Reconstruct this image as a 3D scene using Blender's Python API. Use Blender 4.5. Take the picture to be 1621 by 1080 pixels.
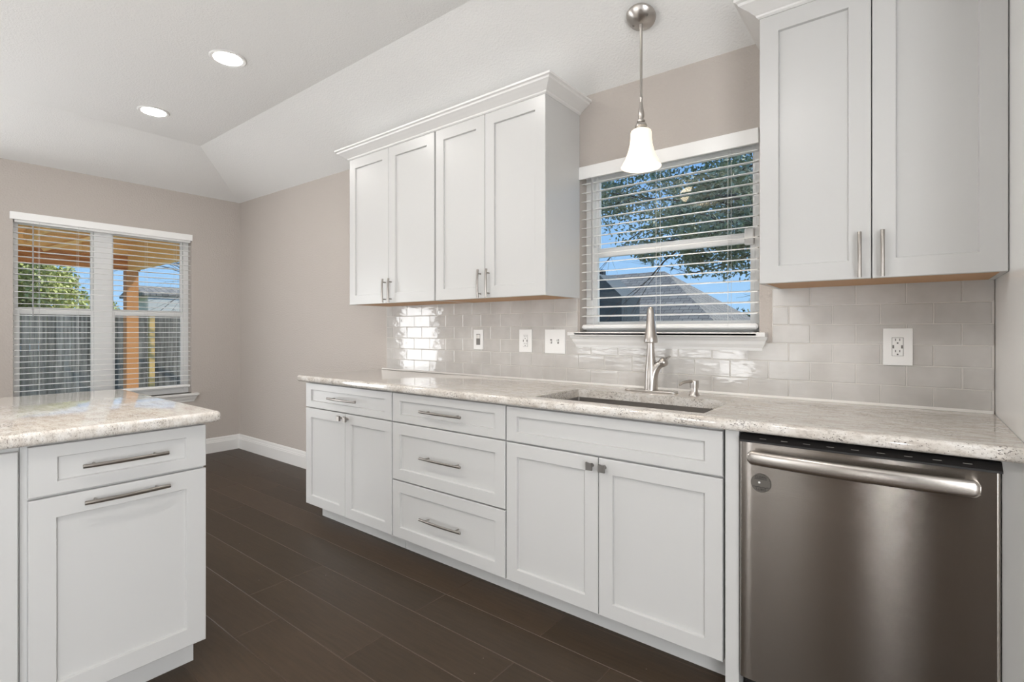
import bpy, bmesh, math, random
from mathutils import Vector, Matrix
R = math.radians
sc = bpy.context.scene
for o in list(bpy.data.objects): bpy.data.objects.remove(o)

# ------------------------------------------------------------------ camera, world, sun, exposure
YAW, FPX, V0 = 38.03, 809.15, 523.3
cam_d = bpy.data.cameras.new('camera'); cam = bpy.data.objects.new('camera', cam_d)
sc.collection.objects.link(cam); sc.camera = cam
cam.location = (0, -2.40, 1.20); cam.rotation_euler = (R(90), 0, R(YAW))
cam_d.sensor_width = 36.0; cam_d.lens = 36.0*FPX/1621.0
cam_d.shift_y = (V0-540.0)/1621.0; cam_d.clip_start = 0.02; cam_d.clip_end = 400
sc.view_settings.view_transform = 'Standard'; sc.view_settings.look = 'None'
sc.view_settings.gamma = 1.0; sc.view_settings.use_curve_mapping = False
sc.view_settings.exposure = 0.17
LAMP = 80.0          # radiance of the recessed light lenses

w = bpy.data.worlds.new('world'); sc.world = w; w.use_nodes = True
nt = w.node_tree; nt.nodes.clear()
wo = nt.nodes.new('ShaderNodeOutputWorld'); bg = nt.nodes.new('ShaderNodeBackground')
tc = nt.nodes.new('ShaderNodeTexCoord'); sx = nt.nodes.new('ShaderNodeSeparateXYZ')
rp = nt.nodes.new('ShaderNodeValToRGB')
rp.color_ramp.elements[0].position = 0.0; rp.color_ramp.elements[0].color = (0.42, 0.68, 1.0, 1)
rp.color_ramp.elements[1].position = 0.45; rp.color_ramp.elements[1].color = (0.13, 0.36, 0.86, 1)
nt.links.new(tc.outputs['Generated'], sx.inputs[0]); nt.links.new(sx.outputs[2], rp.inputs[0])
nt.links.new(rp.outputs[0], bg.inputs[0]); bg.inputs[1].default_value = 1.0
nt.links.new(bg.outputs[0], wo.inputs[0])

sun_d = bpy.data.lights.new('sun', 'SUN'); sun = bpy.data.objects.new('sun', sun_d)
sc.collection.objects.link(sun); sun_d.energy = 4.5; sun_d.angle = R(0.6); sun_d.color = (1, 0.94, 0.85)
sun.rotation_euler = Vector((-0.32, -0.50, -0.85)).to_track_quat('-Z', 'Y').to_euler()

# ------------------------------------------------------------------ helpers
def lin(r, g, b):
    f = lambda c: (c/255/12.92) if c/255 <= 0.04045 else ((c/255+0.055)/1.055)**2.4
    return (f(r), f(g), f(b), 1)

def link(o, parent=None):
    sc.collection.objects.link(o)
    if parent is not None: o.parent = parent
    return o

ORG = {}
def finish(name, bm, mat, parent=None, loc=None, smooth=None):
    """link bm (world coordinates) as ONE mesh object"""
    org = ORG[parent.name] if parent is not None else Vector(loc if loc is not None else (0, 0, 0))
    bmesh.ops.recalc_face_normals(bm, faces=bm.faces[:]) if not getattr(bm, 'keepn', False) else None
    bm.transform(Matrix.Translation(-org))
    me = bpy.data.meshes.new(name); bm.to_mesh(me); bm.free()
    for m in (mat if isinstance(mat, (list, tuple)) else [mat]): me.materials.append(m)
    if smooth is not None:
        for p in me.polygons: p.use_smooth = True
        if smooth < 179: me.set_sharp_from_angle(angle=R(smooth))
    o = bpy.data.objects.new(name, me); link(o, parent)
    if parent is None: o.location = org
    ORG[o.name] = org
    return o

def tag(o, label=None, cat=None, group=None, kind=None):
    if label: o['label'] = label
    if cat: o['category'] = cat
    if group: o['group'] = group
    if kind: o['kind'] = kind
    return o

def thing(name, loc, label, cat, group=None, kind=None):
    o = bpy.data.objects.new(name, None); o.empty_display_size = 0.05; link(o); o.location = loc
    ORG[o.name] = Vector(loc)
    return tag(o, label, cat, group, kind)

def B(): return bmesh.new()

def box(bm, x0, x1, y0, y1, z0, z1, bev=0.0, seg=2, mi=0):
    n = bmesh.new()
    vs = [n.verts.new((x, y, z)) for x in (x0, x1) for y in (y0, y1) for z in (z0, z1)]
    for f in ((0,1,3,2),(4,6,7,5),(0,4,5,1),(2,3,7,6),(0,2,6,4),(1,5,7,3)):
        n.faces.new([vs[i] for i in f])
    if bev > 0:
        bmesh.ops.bevel(n, geom=n.edges[:], offset=bev, segments=seg, profile=0.5, affect='EDGES')
    merge(bm, n, mi)

def merge(bm, n, mi=0):
    bmesh.ops.recalc_face_normals(n, faces=n.faces[:])
    mp = {}
    for v in n.verts: mp[v] = bm.verts.new(v.co)
    for f in n.faces:
        try:
            g = bm.faces.new([mp[v] for v in f.verts]); g.material_index = mi
        except ValueError: pass
    n.free()

def lathe(bm, prof, c=(0, 0, 0), axis=(0, 0, 1), seg=32, cap0=True, cap1=True, mi=0):
    """prof: list of (radius, height)"""
    n = bmesh.new(); q = Vector((0, 0, 1)).rotation_difference(Vector(axis).normalized())
    rings = []
    for r, h in prof:
        rings.append([n.verts.new(q @ Vector((r*math.cos(2*math.pi*i/seg), r*math.sin(2*math.pi*i/seg), h)) + Vector(c)) for i in range(seg)])
    for a, b in zip(rings, rings[1:]):
        for i in range(seg): n.faces.new((a[i], a[(i+1) % seg], b[(i+1) % seg], b[i]))
    if cap0: n.faces.new(rings[0][::-1])
    if cap1: n.faces.new(rings[-1])
    merge(bm, n, mi)

def tube(bm, pts, rad, seg=10, flat=1.0, up=(0, 0, 1), cap=True):
    """swept tube; rad float or list; flat scales the cross-section along 'up'"""
    n = bmesh.new(); pts = [Vector(p) for p in pts]; rings = []
    for i, p in enumerate(pts):
        d = (pts[min(i+1, len(pts)-1)] - pts[max(i-1, 0)]).normalized()
        u = Vector(up)
        if abs(d.dot(u)) > 0.95: u = Vector((0, 1, 0)) if abs(d.y) < 0.9 else Vector((1, 0, 0))
        s = d.cross(u).normalized(); t = s.cross(d).normalized()
        r = rad[i] if isinstance(rad, (list, tuple)) else rad
        rings.append([n.verts.new(p + s*r*math.cos(2*math.pi*k/seg) + t*r*flat*math.sin(2*math.pi*k/seg)) for k in range(seg)])
    for a, b in zip(rings, rings[1:]):
        for k in range(seg): n.faces.new((a[k], a[(k+1) % seg], b[(k+1) % seg], b[k]))
    if cap: n.faces.new(rings[0][::-1]); n.faces.new(rings[-1])
    merge(bm, n)

def prism(bm, poly, axis, a0, a1, mi=0):
    """extrude a 2-D polygon along axis: x -> poly (y,z); y -> (x,z); z -> (x,y)"""
    n = bmesh.new()
    def P(p, a):
        return {'x': (a, p[0], p[1]), 'y': (p[0], a, p[1]), 'z': (p[0], p[1], a)}[axis]
    A = [n.verts.new(P(p, a0)) for p in poly]; Bv = [n.verts.new(P(p, a1)) for p in poly]
    k = len(poly)
    for i in range(k): n.faces.new((A[i], A[(i+1) % k], Bv[(i+1) % k], Bv[i]))
    n.faces.new(A[::-1]); n.faces.new(Bv)
    merge(bm, n, mi)

# ------------------------------------------------------------------ materials
MATS = {}
def mat(name, col, rough=0.5, metal=0.0, spec=0.5, coat=0.0, bump=None, emit=None, aniso=0.0):
    m = bpy.data.materials.new(name); m.use_nodes = True; t = m.node_tree
    p = t.nodes['Principled BSDF']
    p.inputs['Base Color'].default_value = col; p.inputs['Roughness'].default_value = rough
    p.inputs['Metallic'].default_value = metal; p.inputs['Specular IOR Level'].default_value = spec
    p.inputs['Coat Weight'].default_value = coat; p.inputs['Coat Roughness'].default_value = 0.1
    if emit: p.inputs['Emission Color'].default_value = emit[0]; p.inputs['Emission Strength'].default_value = emit[1]
    if bump:      # (scale, strength, distance, detail)
        c = t.nodes.new('ShaderNodeTexCoord'); n = t.nodes.new('ShaderNodeTexNoise'); b = t.nodes.new('ShaderNodeBump')
        n.inputs['Scale'].default_value = bump[0]; n.inputs['Detail'].default_value = bump[3] if len(bump) > 3 else 2
        b.inputs['Strength'].default_value = bump[1]; b.inputs['Distance'].default_value = bump[2]
        t.links.new(c.outputs['Object'], n.inputs['Vector']); t.links.new(n.outputs[0], b.inputs['Height'])
        t.links.new(b.outputs[0], p.inputs['Normal'])
    if aniso: p.inputs['Anisotropic'].default_value = aniso
    MATS[name] = m
    return m

def nodes(m): return m.node_tree, m.node_tree.nodes['Principled BSDF']

wall_m = mat('greige_wall_paint', (0.50, 0.455, 0.418, 1), 0.75, spec=0.3, bump=(80, 0.6, 0.006, 3))
ceil_m = mat('ceiling_paint', (0.84, 0.835, 0.82, 1), 0.85, spec=0.2, bump=(110, 0.5, 0.005, 3))
cab_m = mat('cabinet_white_paint', (0.565, 0.562, 0.552, 1), 0.30, spec=0.45)
trim_m = mat('trim_white_paint', (0.76, 0.75, 0.735, 1), 0.35)
panel_m = mat('panel_gloss_white', (0.86, 0.855, 0.84, 1), 0.16, spec=0.5)
dark_gap = mat('shadow_gap_black', (0.02, 0.02, 0.02, 1), 0.5)
plywood = mat('maple_plywood', lin(190, 150, 112), 0.6)
vinyl = mat('window_vinyl', (0.88, 0.88, 0.87, 1), 0.35)
blind_m = mat('blind_white', (0.91, 0.905, 0.89, 1), 0.4)
cord_m = mat('cord_white', (0.75, 0.75, 0.73, 1), 0.7)
wand_m = mat('clear_plastic', (0.34, 0.34, 0.34, 1), 0.2)
plate_m = mat('device_plate_white', (0.84, 0.835, 0.82, 1), 0.3)
slot_m = mat('device_slot', (0.02, 0.02, 0.02, 1), 0.5)
grey_dev = mat('device_grey', (0.16, 0.15, 0.14, 1), 0.4)
nickel = mat('brushed_nickel', (0.52, 0.49, 0.46, 1), 0.28, metal=1.0)
pull_m = mat('pull_nickel', (0.36, 0.335, 0.31, 1), 0.28, metal=1.0)
nickel_dark = mat('dark_nickel', (0.30, 0.285, 0.27, 1), 0.32, metal=1.0)
black_pl = mat('black_plastic', (0.012, 0.011, 0.011, 1), 0.35)
sink_m = mat('sink_steel', (0.42, 0.40, 0.38, 1), 0.38, metal=1.0)
badge_m = mat('magnet_grey', (0.105, 0.095, 0.083, 1), 0.45)
ink_m = mat('ink_black', (0.006, 0.005, 0.005, 1), 0.6)
caulk_m = mat('caulk_white', (0.80, 0.78, 0.75, 1), 0.5)
wood_o = mat('cedar_post', lin(196, 138, 84), 0.7, bump=(20, 0.3, 0.01))
lensk_m = mat('kitchen_lamp_lens', (0.9, 0.9, 0.9, 1), 0.5, emit=((1.0, 0.97, 0.935, 1), LAMP*2.2))
lens_m = mat('lamp_lens', (0.9, 0.9, 0.9, 1), 0.5, emit=((1.0, 0.97, 0.935, 1), LAMP))
bark_m = mat('bark', lin(84, 74, 66), 0.9)
siding_m = mat('siding_pale', lin(225, 222, 212), 0.8)
siding_d = mat('siding_slate', lin(70, 84, 92), 0.8)
grass_m = mat('lawn', lin(96, 104, 62), 0.9)
concrete_m = mat('patio_concrete', (0.5, 0.48, 0.45, 1), 0.85)

# stainless door of the dishwasher: brushed horizontally
steel = mat('stainless_brushed', (0.37, 0.34, 0.31, 1), 0.20, metal=1.0)
t, p = nodes(steel)
c = t.nodes.new('ShaderNodeTexCoord'); mp = t.nodes.new('ShaderNodeMapping'); n = t.nodes.new('ShaderNodeTexNoise'); b = t.nodes.new('ShaderNodeBump')
mp.inputs['Scale'].default_value = (3, 3, 900); n.inputs['Scale'].default_value = 1.0; n.inputs['Detail'].default_value = 2
b.inputs['Strength'].default_value = 0.12; b.inputs['Distance'].default_value = 0.001
t.links.new(c.outputs['Object'], mp.inputs[0]); t.links.new(mp.outputs[0], n.inputs['Vector']); t.links.new(n.outputs[0], b.inputs['Height']); t.links.new(b.outputs[0], p.inputs['Normal'])
p.inputs['Anisotropic'].default_value = 1.0; p.inputs['Anisotropic Rotation'].default_value = 0.25
tg = t.nodes.new('ShaderNodeTangent'); tg.direction_type = 'RADIAL'; tg.axis = 'Z'
t.links.new(tg.outputs[0], p.inputs['Tangent'])

# granite
granite = mat('white_granite', (0.62, 0.58, 0.54, 1), 0.06, spec=0.6)
t, p = nodes(granite)
c = t.nodes.new('ShaderNodeTexCoord')
def N(kind, **kw):
    n = t.nodes.new(kind)
    for k, v in kw.items(): n.inputs[k].default_value = v
    return n
def ramp(src, stops):
    r = t.nodes.new('ShaderNodeValToRGB'); e = r.color_ramp.elements
    while len(e) < len(stops): e.new(0.5)
    for i, (pos, col) in enumerate(stops): e[i].position = pos; e[i].color = col if len(col) == 4 else (*col, 1)
    t.links.new(src, r.inputs[0]); return r
def mix(fac, a, b_, mode='MIX'):
    m = t.nodes.new('ShaderNodeMix'); m.data_type = 'RGBA'; m.blend_type = mode
    for idx, v in ((0, fac), (6, a), (7, b_)):
        if hasattr(v, 'links') or hasattr(v, 'is_linked'): t.links.new(v, m.inputs[idx])
        else: m.inputs[idx].default_value = v
    return m.outputs[2]
st = t.nodes.new('ShaderNodeMapping'); st.inputs['Scale'].default_value = (1.0, 2.6, 1.5); st.inputs['Rotation'].default_value = (0, 0, R(-12))
t.links.new(c.outputs['Object'], st.inputs[0])
n1 = N('ShaderNodeTexNoise', Scale=14.0, Detail=6.0, Roughness=0.65); t.links.new(st.outputs[0], n1.inputs['Vector'])
r1 = ramp(n1.outputs[0], [(0.30, (0.52, 0.47, 0.42)), (0.48, (0.66, 0.62, 0.57)), (0.62, (0.74, 0.715, 0.68)), (0.75, (0.60, 0.56, 0.52))])
n2 = N('ShaderNodeTexNoise', Scale=70.0, Detail=5.0, Roughness=0.7); t.links.new(st.outputs[0], n2.inputs['Vector'])
r2 = ramp(n2.outputs[0], [(0.34, (0.45, 0.41, 0.37)), (0.5, (1, 1, 1))])
o1 = mix(0.55, r1.outputs[0], r2.outputs[0], 'MULTIPLY')
n3 = N('ShaderNodeTexNoise', Scale=150.0, Detail=3.0, Roughness=0.6); t.links.new(st.outputs[0], n3.inputs['Vector'])
n4 = N('ShaderNodeTexNoise', Scale=9.0, Detail=3.0); t.links.new(c.outputs['Object'], n4.inputs['Vector'])
sp = t.nodes.new('ShaderNodeMath'); sp.operation = 'MULTIPLY_ADD'; sp.inputs[1].default_value = 0.35
t.links.new(n4.outputs[0], sp.inputs[0]); t.links.new(n3.outputs[0], sp.inputs[2])
r3 = ramp(sp.outputs[0], [(0.80, (0, 0, 0)), (0.84, (1, 1, 1))])
o2 = mix(r3.outputs[0], o1, (0.10, 0.085, 0.075, 1))
t.links.new(o2, p.inputs['Base Color'])

# floor planks (run along x)
floor_m = mat('dark_wood_planks', (0.05, 0.035, 0.025, 1), 0.40, spec=0.22)
t, p = nodes(floor_m)
c = t.nodes.new('ShaderNodeTexCoord'); mp = t.nodes.new('ShaderNodeMapping'); mp.inputs['Location'].default_value = (0.35, 0.94+0.186*30, 0)
t.links.new(c.outputs['Object'], mp.inputs[0])
fg = t.nodes.new('ShaderNodeNewGeometry')
fr_ = ramp(fg.outputs['Random Per Island'], [(0.0, (0.047, 0.032, 0.020)), (0.5, (0.056, 0.038, 0.024)), (1.0, (0.064, 0.043, 0.028))])
gm = t.nodes.new('ShaderNodeMapping'); gm.inputs['Scale'].default_value = (2.2, 26, 1); t.links.new(c.outputs['Object'], gm.inputs[0])
gn = N('ShaderNodeTexNoise', Scale=3.0, Detail=6.0, Roughness=0.6); t.links.new(gm.outputs[0], gn.inputs['Vector'])
gr = ramp(gn.outputs[0], [(0.3, (0.80, 0.80, 0.80)), (0.7, (1.12, 1.1, 1.08))])
fo = mix(1.0, fr_.outputs[0], gr.outputs[0], 'MULTIPLY')
vo = N('ShaderNodeTexVoronoi', Scale=11.0); t.links.new(c.outputs['Object'], vo.inputs['Vector'])
vr = ramp(vo.outputs['Distance'], [(0.018, (1, 1, 1)), (0.026, (0, 0, 0))])
fo = mix(vr.outputs[0], fo, (0.30, 0.26, 0.20, 1))
t.links.new(fo, p.inputs['Base Color'])
b2 = t.nodes.new('ShaderNodeBump'); b2.inputs['Strength'].default_value = 0.06; b2.inputs['Distance'].default_value = 0.01
t.links.new(gn.outputs[0], b2.inputs['Height']); t.links.new(b2.outputs[0], p.inputs['Normal'])

# glazed subway tile and grout
tile_m = mat('glazed_tile', (0.46, 0.44, 0.415, 1), 0.07, spec=0.6)
t, p = nodes(tile_m)
c = t.nodes.new('ShaderNodeTexCoord'); n = N('ShaderNodeTexNoise', Scale=26.0, Detail=2.5); mp = t.nodes.new('ShaderNodeMapping'); mp.inputs['Scale'].default_value = (0.5, 1, 1.6)
t.links.new(c.outputs['Object'], mp.inputs[0]); t.links.new(mp.outputs[0], n.inputs['Vector'])
b = t.nodes.new('ShaderNodeBump'); b.inputs['Strength'].default_value = 0.22; b.inputs['Distance'].default_value = 0.006
t.links.new(n.outputs[0], b.inputs['Height']); t.links.new(b.outputs[0], p.inputs['Normal'])
nn = N('ShaderNodeTexNoise', Scale=7.0, Detail=3.0); t.links.new(c.outputs['Object'], nn.inputs['Vector'])
rr = ramp(nn.outputs[0], [(0.35, (0.50, 0.482, 0.458)), (0.65, (0.585, 0.567, 0.545))]); t.links.new(rr.outputs[0], p.inputs['Base Color'])
grout_m = mat('grout_pale', (0.66, 0.635, 0.60, 1), 0.8)

# window glass: clear with a fresnel reflection
glass_m = bpy.data.materials.new('window_glass'); glass_m.use_nodes = True; t = glass_m.node_tree; t.nodes.clear()
go = t.nodes.new('ShaderNodeOutputMaterial'); gx = t.nodes.new('ShaderNodeMixShader'); gt = t.nodes.new('ShaderNodeBsdfTransparent'); gg = t.nodes.new('ShaderNodeBsdfGlossy'); gf = t.nodes.new('ShaderNodeFresnel')
gf.inputs[0].default_value = 1.5; gg.inputs['Roughness'].default_value = 0.0; gt.inputs[0].default_value = (0.95, 0.97, 0.96, 1)
t.links.new(gf.outputs[0], gx.inputs[0]); t.links.new(gt.outputs[0], gx.inputs[1]); t.links.new(gg.outputs[0], gx.inputs[2]); t.links.new(gx.outputs[0], go.inputs[0])

# frosted shade of the pendant: glowing glass
shade_m = mat('frosted_shade', (0.9, 0.86, 0.78, 1), 0.35, emit=((1.0, 0.84, 0.64, 1), 0.55))
t, p = nodes(shade_m); p.inputs['Subsurface Weight'].default_value = 0.0
bulb_m = mat('bulb_glow', (1, 1, 1, 1), 0.5, emit=((1.0, 0.86, 0.70, 1), 45.0))

def leafmat(name, c1, c2):
    m = mat(name, c1, 0.6); t, p = nodes(m)
    gi = t.nodes.new('ShaderNodeNewGeometry'); r = t.nodes.new('ShaderNodeValToRGB')
    r.color_ramp.elements[0].color = c1; r.color_ramp.elements[1].color = c2
    t.links.new(gi.outputs['Random Per Island'], r.inputs[0]); t.links.new(r.outputs[0], p.inputs['Base Color'])
    return m
leaf_oak = leafmat('leaf_oak', lin(112, 124, 98), lin(176, 184, 150))
leaf_lite = leafmat('leaf_bright', lin(150, 156, 70), lin(222, 224, 150))
leaf_far = leafmat('leaf_far', lin(70, 88, 52), lin(128, 138, 92))

fence_m = mat('fence_weathered', lin(112, 108, 100), 0.9); t, p = nodes(fence_m)
gi = t.nodes.new('ShaderNodeNewGeometry'); r = ramp(gi.outputs['Random Per Island'], [(0, (0.10, 0.092, 0.078)), (1, (0.28, 0.258, 0.225))])
c = t.nodes.new('ShaderNodeTexCoord'); mp = t.nodes.new('ShaderNodeMapping'); mp.inputs['Scale'].default_value = (25, 25, 1.5); t.links.new(c.outputs['Object'], mp.inputs[0])
n = N('ShaderNodeTexNoise', Scale=1.0, Detail=5.0); t.links.new(mp.outputs[0], n.inputs['Vector']); r2 = ramp(n.outputs[0], [(0.35, (0.5, 0.5, 0.5)), (0.65, (1.3, 1.3, 1.3))])
t.links.new(mix(1.0, r.outputs[0], r2.outputs[0], 'MULTIPLY'), p.inputs['Base Color'])

shingle_m = mat('roof_shingle', lin(140, 136, 130), 0.95); t, p = nodes(shingle_m)
c = t.nodes.new('ShaderNodeTexCoord'); br = t.nodes.new('ShaderNodeTexBrick'); mp = t.nodes.new('ShaderNodeMapping')
t.links.new(c.outputs['Object'], mp.inputs[0])
for k, v in (('Scale', 1.0), ('Mortar Size', 0.012), ('Brick Width', 0.3), ('Row Height', 0.16)): br.inputs[k].default_value = v
br.inputs['Color1'].default_value = lin(150, 146, 138); br.inputs['Color2'].default_value = lin(120, 117, 112); br.inputs['Mortar'].default_value = lin(88, 86, 84)
t.links.new(mp.outputs[0], br.inputs['Vector']); t.links.new(br.outputs[0], p.inputs['Base Color'])

wood_beam = mat('beam_cedar', lin(178, 112, 52), 0.7); t, p = nodes(wood_beam)
c = t.nodes.new('ShaderNodeTexCoord'); mp = t.nodes.new('ShaderNodeMapping'); mp.inputs['Scale'].default_value = (1, 1, 30); t.links.new(c.outputs['Object'], mp.inputs[0])
n = N('ShaderNodeTexNoise', Scale=1.5, Detail=5.0); t.links.new(mp.outputs[0], n.inputs['Vector'])
r = ramp(n.outputs[0], [(0.35, lin(150, 84, 34)), (0.65, lin(205, 140, 72))]); t.links.new(r.outputs[0], p.inputs['Base Color'])
pine_m = mat('pine_boards', lin(240, 196, 126), 0.7)

# ------------------------------------------------------------------ the room
XL, XR, YB, YF = -5.41, 1.25, 0.0, -5.2        # left, right, back (sink) and front walls
ZK, ZW, ZV = 2.445, 2.50, 2.75     # wall head at the right / left end, flat ceiling
T = 0.16
seam_m = mat('plank_seam', (0.078, 0.051, 0.034, 1), 0.5)
bm = B(); box(bm, XL-T, XR+T, YF-T, T, -0.12, -0.004, mi=1); rn = random.Random(7)
SEEN = {0: [-4.15, -1.664, -1.15], 1: [-3.6, -1.67, -0.845], 2: [-4.4, -2.37, -1.133], 3: [-3.75, -2.365, -1.637], 4: [-4.6, -2.08, -0.4]}
for row in range(-4, 26):          # planks 186 mm wide running along the sink wall; row 0 starts at y = -0.568
    y1_ = -0.568-0.186*row; y0_ = y1_-0.186
    if y0_ < YF-T: break
    y1_ = min(y1_, T)
    if row in SEEN: js = SEEN[row]
    else:
        js = []; q = XL+rn.uniform(0.3, 1.6)
        while q < XR: js.append(q); q += rn.choice((0.75, 1.2, 1.5, 1.8))
    xs_ = [XL-T]+list(js)+[XR+T]
    for a_, b_ in zip(xs_, xs_[1:]):
        n = bmesh.new(); g = 0.0004; e = 0.0018
        lo = [n.verts.new((x, y, -0.0035)) for x, y in ((a_+g, y0_+g), (b_-g, y0_+g), (b_-g, y1_-g), (a_+g, y1_-g))]
        m1 = [n.verts.new((x, y, -0.0012)) for x, y in ((a_+g, y0_+g), (b_-g, y0_+g), (b_-g, y1_-g), (a_+g, y1_-g))]
        hi = [n.verts.new((x, y, 0.0)) for x, y in ((a_+g+e, y0_+g+e), (b_-g-e, y0_+g+e), (b_-g-e, y1_-g-e), (a_+g+e, y1_-g-e))]
        for A_, C_ in ((lo, m1), (m1, hi)):
            for i in range(4): n.faces.new((A_[i], A_[(i+1) % 4], C_[(i+1) % 4], C_[i]))
        n.faces.new(hi); n.faces.new(lo[::-1]); n.faces.ensure_lookup_table()
        mp_ = {v: bm.verts.new(v.co) for v in n.verts}
        for k, f in enumerate(n.faces):
            nf = bm.faces.new([mp_[v] for v in f.verts]); nf.material_index = 1 if k < 8 else 0
        n.free()
tag(finish('floor', bm, [floor_m, seam_m]), kind='structure')

WIN2 = (-1.412, -0.520, 1.192, 2.078)           # sink window: x0 x1 z0 z1
WIN1 = (-1.672, -0.442, 0.605, 2.085)           # left window: y0 y1 z0 z1
DOOR = (-2.98, -2.06, 0.0, 2.05)                # glazed back door in the left wall
FILL3 = (-4.60, -1.78, 0.12, 1.12)                # added wide low glowing opening behind the camera, fill light
REFL6 = (-1.60, -1.02, 0.12, 2.10)                # added glowing opening behind the camera, mirrored in dishwasher and tile
REFL4 = (-0.19, 0.01, 0.03, 0.30)                # added low glowing slot behind the camera for the dishwasher streak
FILL5 = (-4.90, -2.40, 0.25, 2.15)               # added glowing opening in the right wall, fill light behind the camera
GLOW3, GLOW4, GLOW5, GLOWD = 6.6, 60.0, 8.0, 8.5      # emission of the added glowing sheets in those openings

def wall_with_holes(axis, p0, p1, a0, a1, z1, holes):
    """axis 'y': wall spans x from a0..a1, thickness p0..p1 in y ; axis 'x': spans y"""
    bm = B(); cuts = sorted({a0, a1, *[h[0] for h in holes], *[h[1] for h in holes]})
    zc = sorted({0.0, z1, *[h[2] for h in holes], *[h[3] for h in holes]})
    vd = {}
    def V(a, p, z):
        k = (round(a, 4), round(p, 4), round(z, 4))
        if k not in vd: vd[k] = bm.verts.new((a, p, z) if axis == 'y' else (p, a, z))
        return vd[k]
    def solid(i, j):
        if i < 0 or j < 0 or i >= len(cuts)-1 or j >= len(zc)-1: return False
        ca, cz = (cuts[i]+cuts[i+1])/2, (zc[j]+zc[j+1])/2
        return not any(h[0] < ca < h[1] and h[2] < cz < h[3] for h in holes)
    for i in range(len(cuts)-1):
        for j in range(len(zc)-1):
            if not solid(i, j): continue
            A, Bq, z_0, z_1 = cuts[i], cuts[i+1], zc[j], zc[j+1]
            for p in (p0, p1): bm.faces.new((V(A, p, z_0), V(Bq, p, z_0), V(Bq, p, z_1), V(A, p, z_1)))
            if not solid(i-1, j): bm.faces.new((V(A, p0, z_0), V(A, p1, z_0), V(A, p1, z_1), V(A, p0, z_1)))
            if not solid(i+1, j): bm.faces.new((V(Bq, p0, z_0), V(Bq, p1, z_0), V(Bq, p1, z_1), V(Bq, p0, z_1)))
            if not solid(i, j-1): bm.faces.new((V(A, p0, z_0), V(Bq, p0, z_0), V(Bq, p1, z_0), V(A, p1, z_0)))
            if not solid(i, j+1): bm.faces.new((V(A, p0, z_1), V(Bq, p0, z_1), V(Bq, p1, z_1), V(A, p1, z_1)))
    return bm
tag(finish('wall_back', wall_with_holes('y', YB, YB+T, XL-T, XR+T, 2.95, [WIN2]), wall_m), kind='structure')
tag(finish('wall_left', wall_with_holes('x', XL-T, XL, YF, YB, 2.95, [WIN1, DOOR]), wall_m), kind='structure')
tag(finish('wall_front', wall_with_holes('y', YF-T, YF, XL-T, XR+T, 2.95, [FILL3, REFL4, REFL6]), wall_m), kind='structure')
tag(finish('wall_right', wall_with_holes('x', XR, XR+T, YF, YB, 2.95, [FILL5]), wall_m), kind='structure')

bm = B()
def F(*pts): bm.faces.new([bm.verts.new(q) for q in pts])
ya, yb = YB-0.63, YF+0.63; xa = XL+0.70
NS = 16; g_ = []                                                                # back slope (its foot drops slightly to the right)
for i in range(NS+1):
    s_ = i/NS; p_ = Vector((XL+(XR-XL)*s_, YB, ZW+(ZK-0.02-ZW)*s_)); q_ = Vector((xa+(XR-xa)*s_, ya, ZV)); g_.append([bm.verts.new(p_.lerp(q_, k/4)) for k in range(5)])
for i in range(NS):
    for k in range(4): bm.faces.new((g_[i][k], g_[i+1][k], g_[i+1][k+1], g_[i][k+1])).smooth = True
F((XL, YF, ZW), (xa, yb, ZV), (XR, yb, ZV), (XR, YF, ZK))                      # front slope
F((XL, YB, ZW), (xa, ya, ZV), (xa, yb, ZV), (XL, YF, ZW))                      # left slope
F((xa, ya, ZV), (XR, ya, ZV), (XR, yb, ZV), (xa, yb, ZV))                      # flat
bmesh.ops.remove_doubles(bm, verts=bm.verts[:], dist=1e-4)
box(bm, XL-T, XR+T, YF-T, T, 2.95, 3.05)
tag(finish('ceiling', bm, ceil_m, smooth=8), kind='structure')

def baseboard(name, axis, a0, a1, wallp, sgn):
    prof = [(0, 0), (0.016, 0), (0.016, 0.098), (0.013, 0.106), (0.013, 0.112), (0.009, 0.118), (0.007, 0.134), (0.004, 0.142), (0, 0.145)]
    bm = B(); prism(bm, [(wallp+sgn*d, z) for d, z in prof], axis, a0, a1)
    return tag(finish(name, bm, trim_m), kind='structure')
baseboard('baseboard_back', 'x', XL, -3.05, YB, -1)
baseboard('baseboard_left', 'y', DOOR[1]+0.07, YB, XL, 1)
# note: prism axis 'x' takes (y,z), axis 'y' takes (x,z)

# ------------------------------------------------------------------ windows
def wf(axis, plane, a0, a1, z0, z1, out, tk=0.035):
    """box in a window frame; 'out' = depth towards the outside from plane"""
    bm_ = B()
    return (a0, a1, z0, z1)
def wbox(bm, axis, a0, a1, d0, d1, z0, z1, bev=0.002):
    if axis == 'y': box(bm, a0, a1, min(d0, d1), max(d0, d1), z0, z1, bev, 1)
    else: box(bm, min(d0, d1), max(d0, d1), a0, a1, z0, z1, bev, 1)

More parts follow.
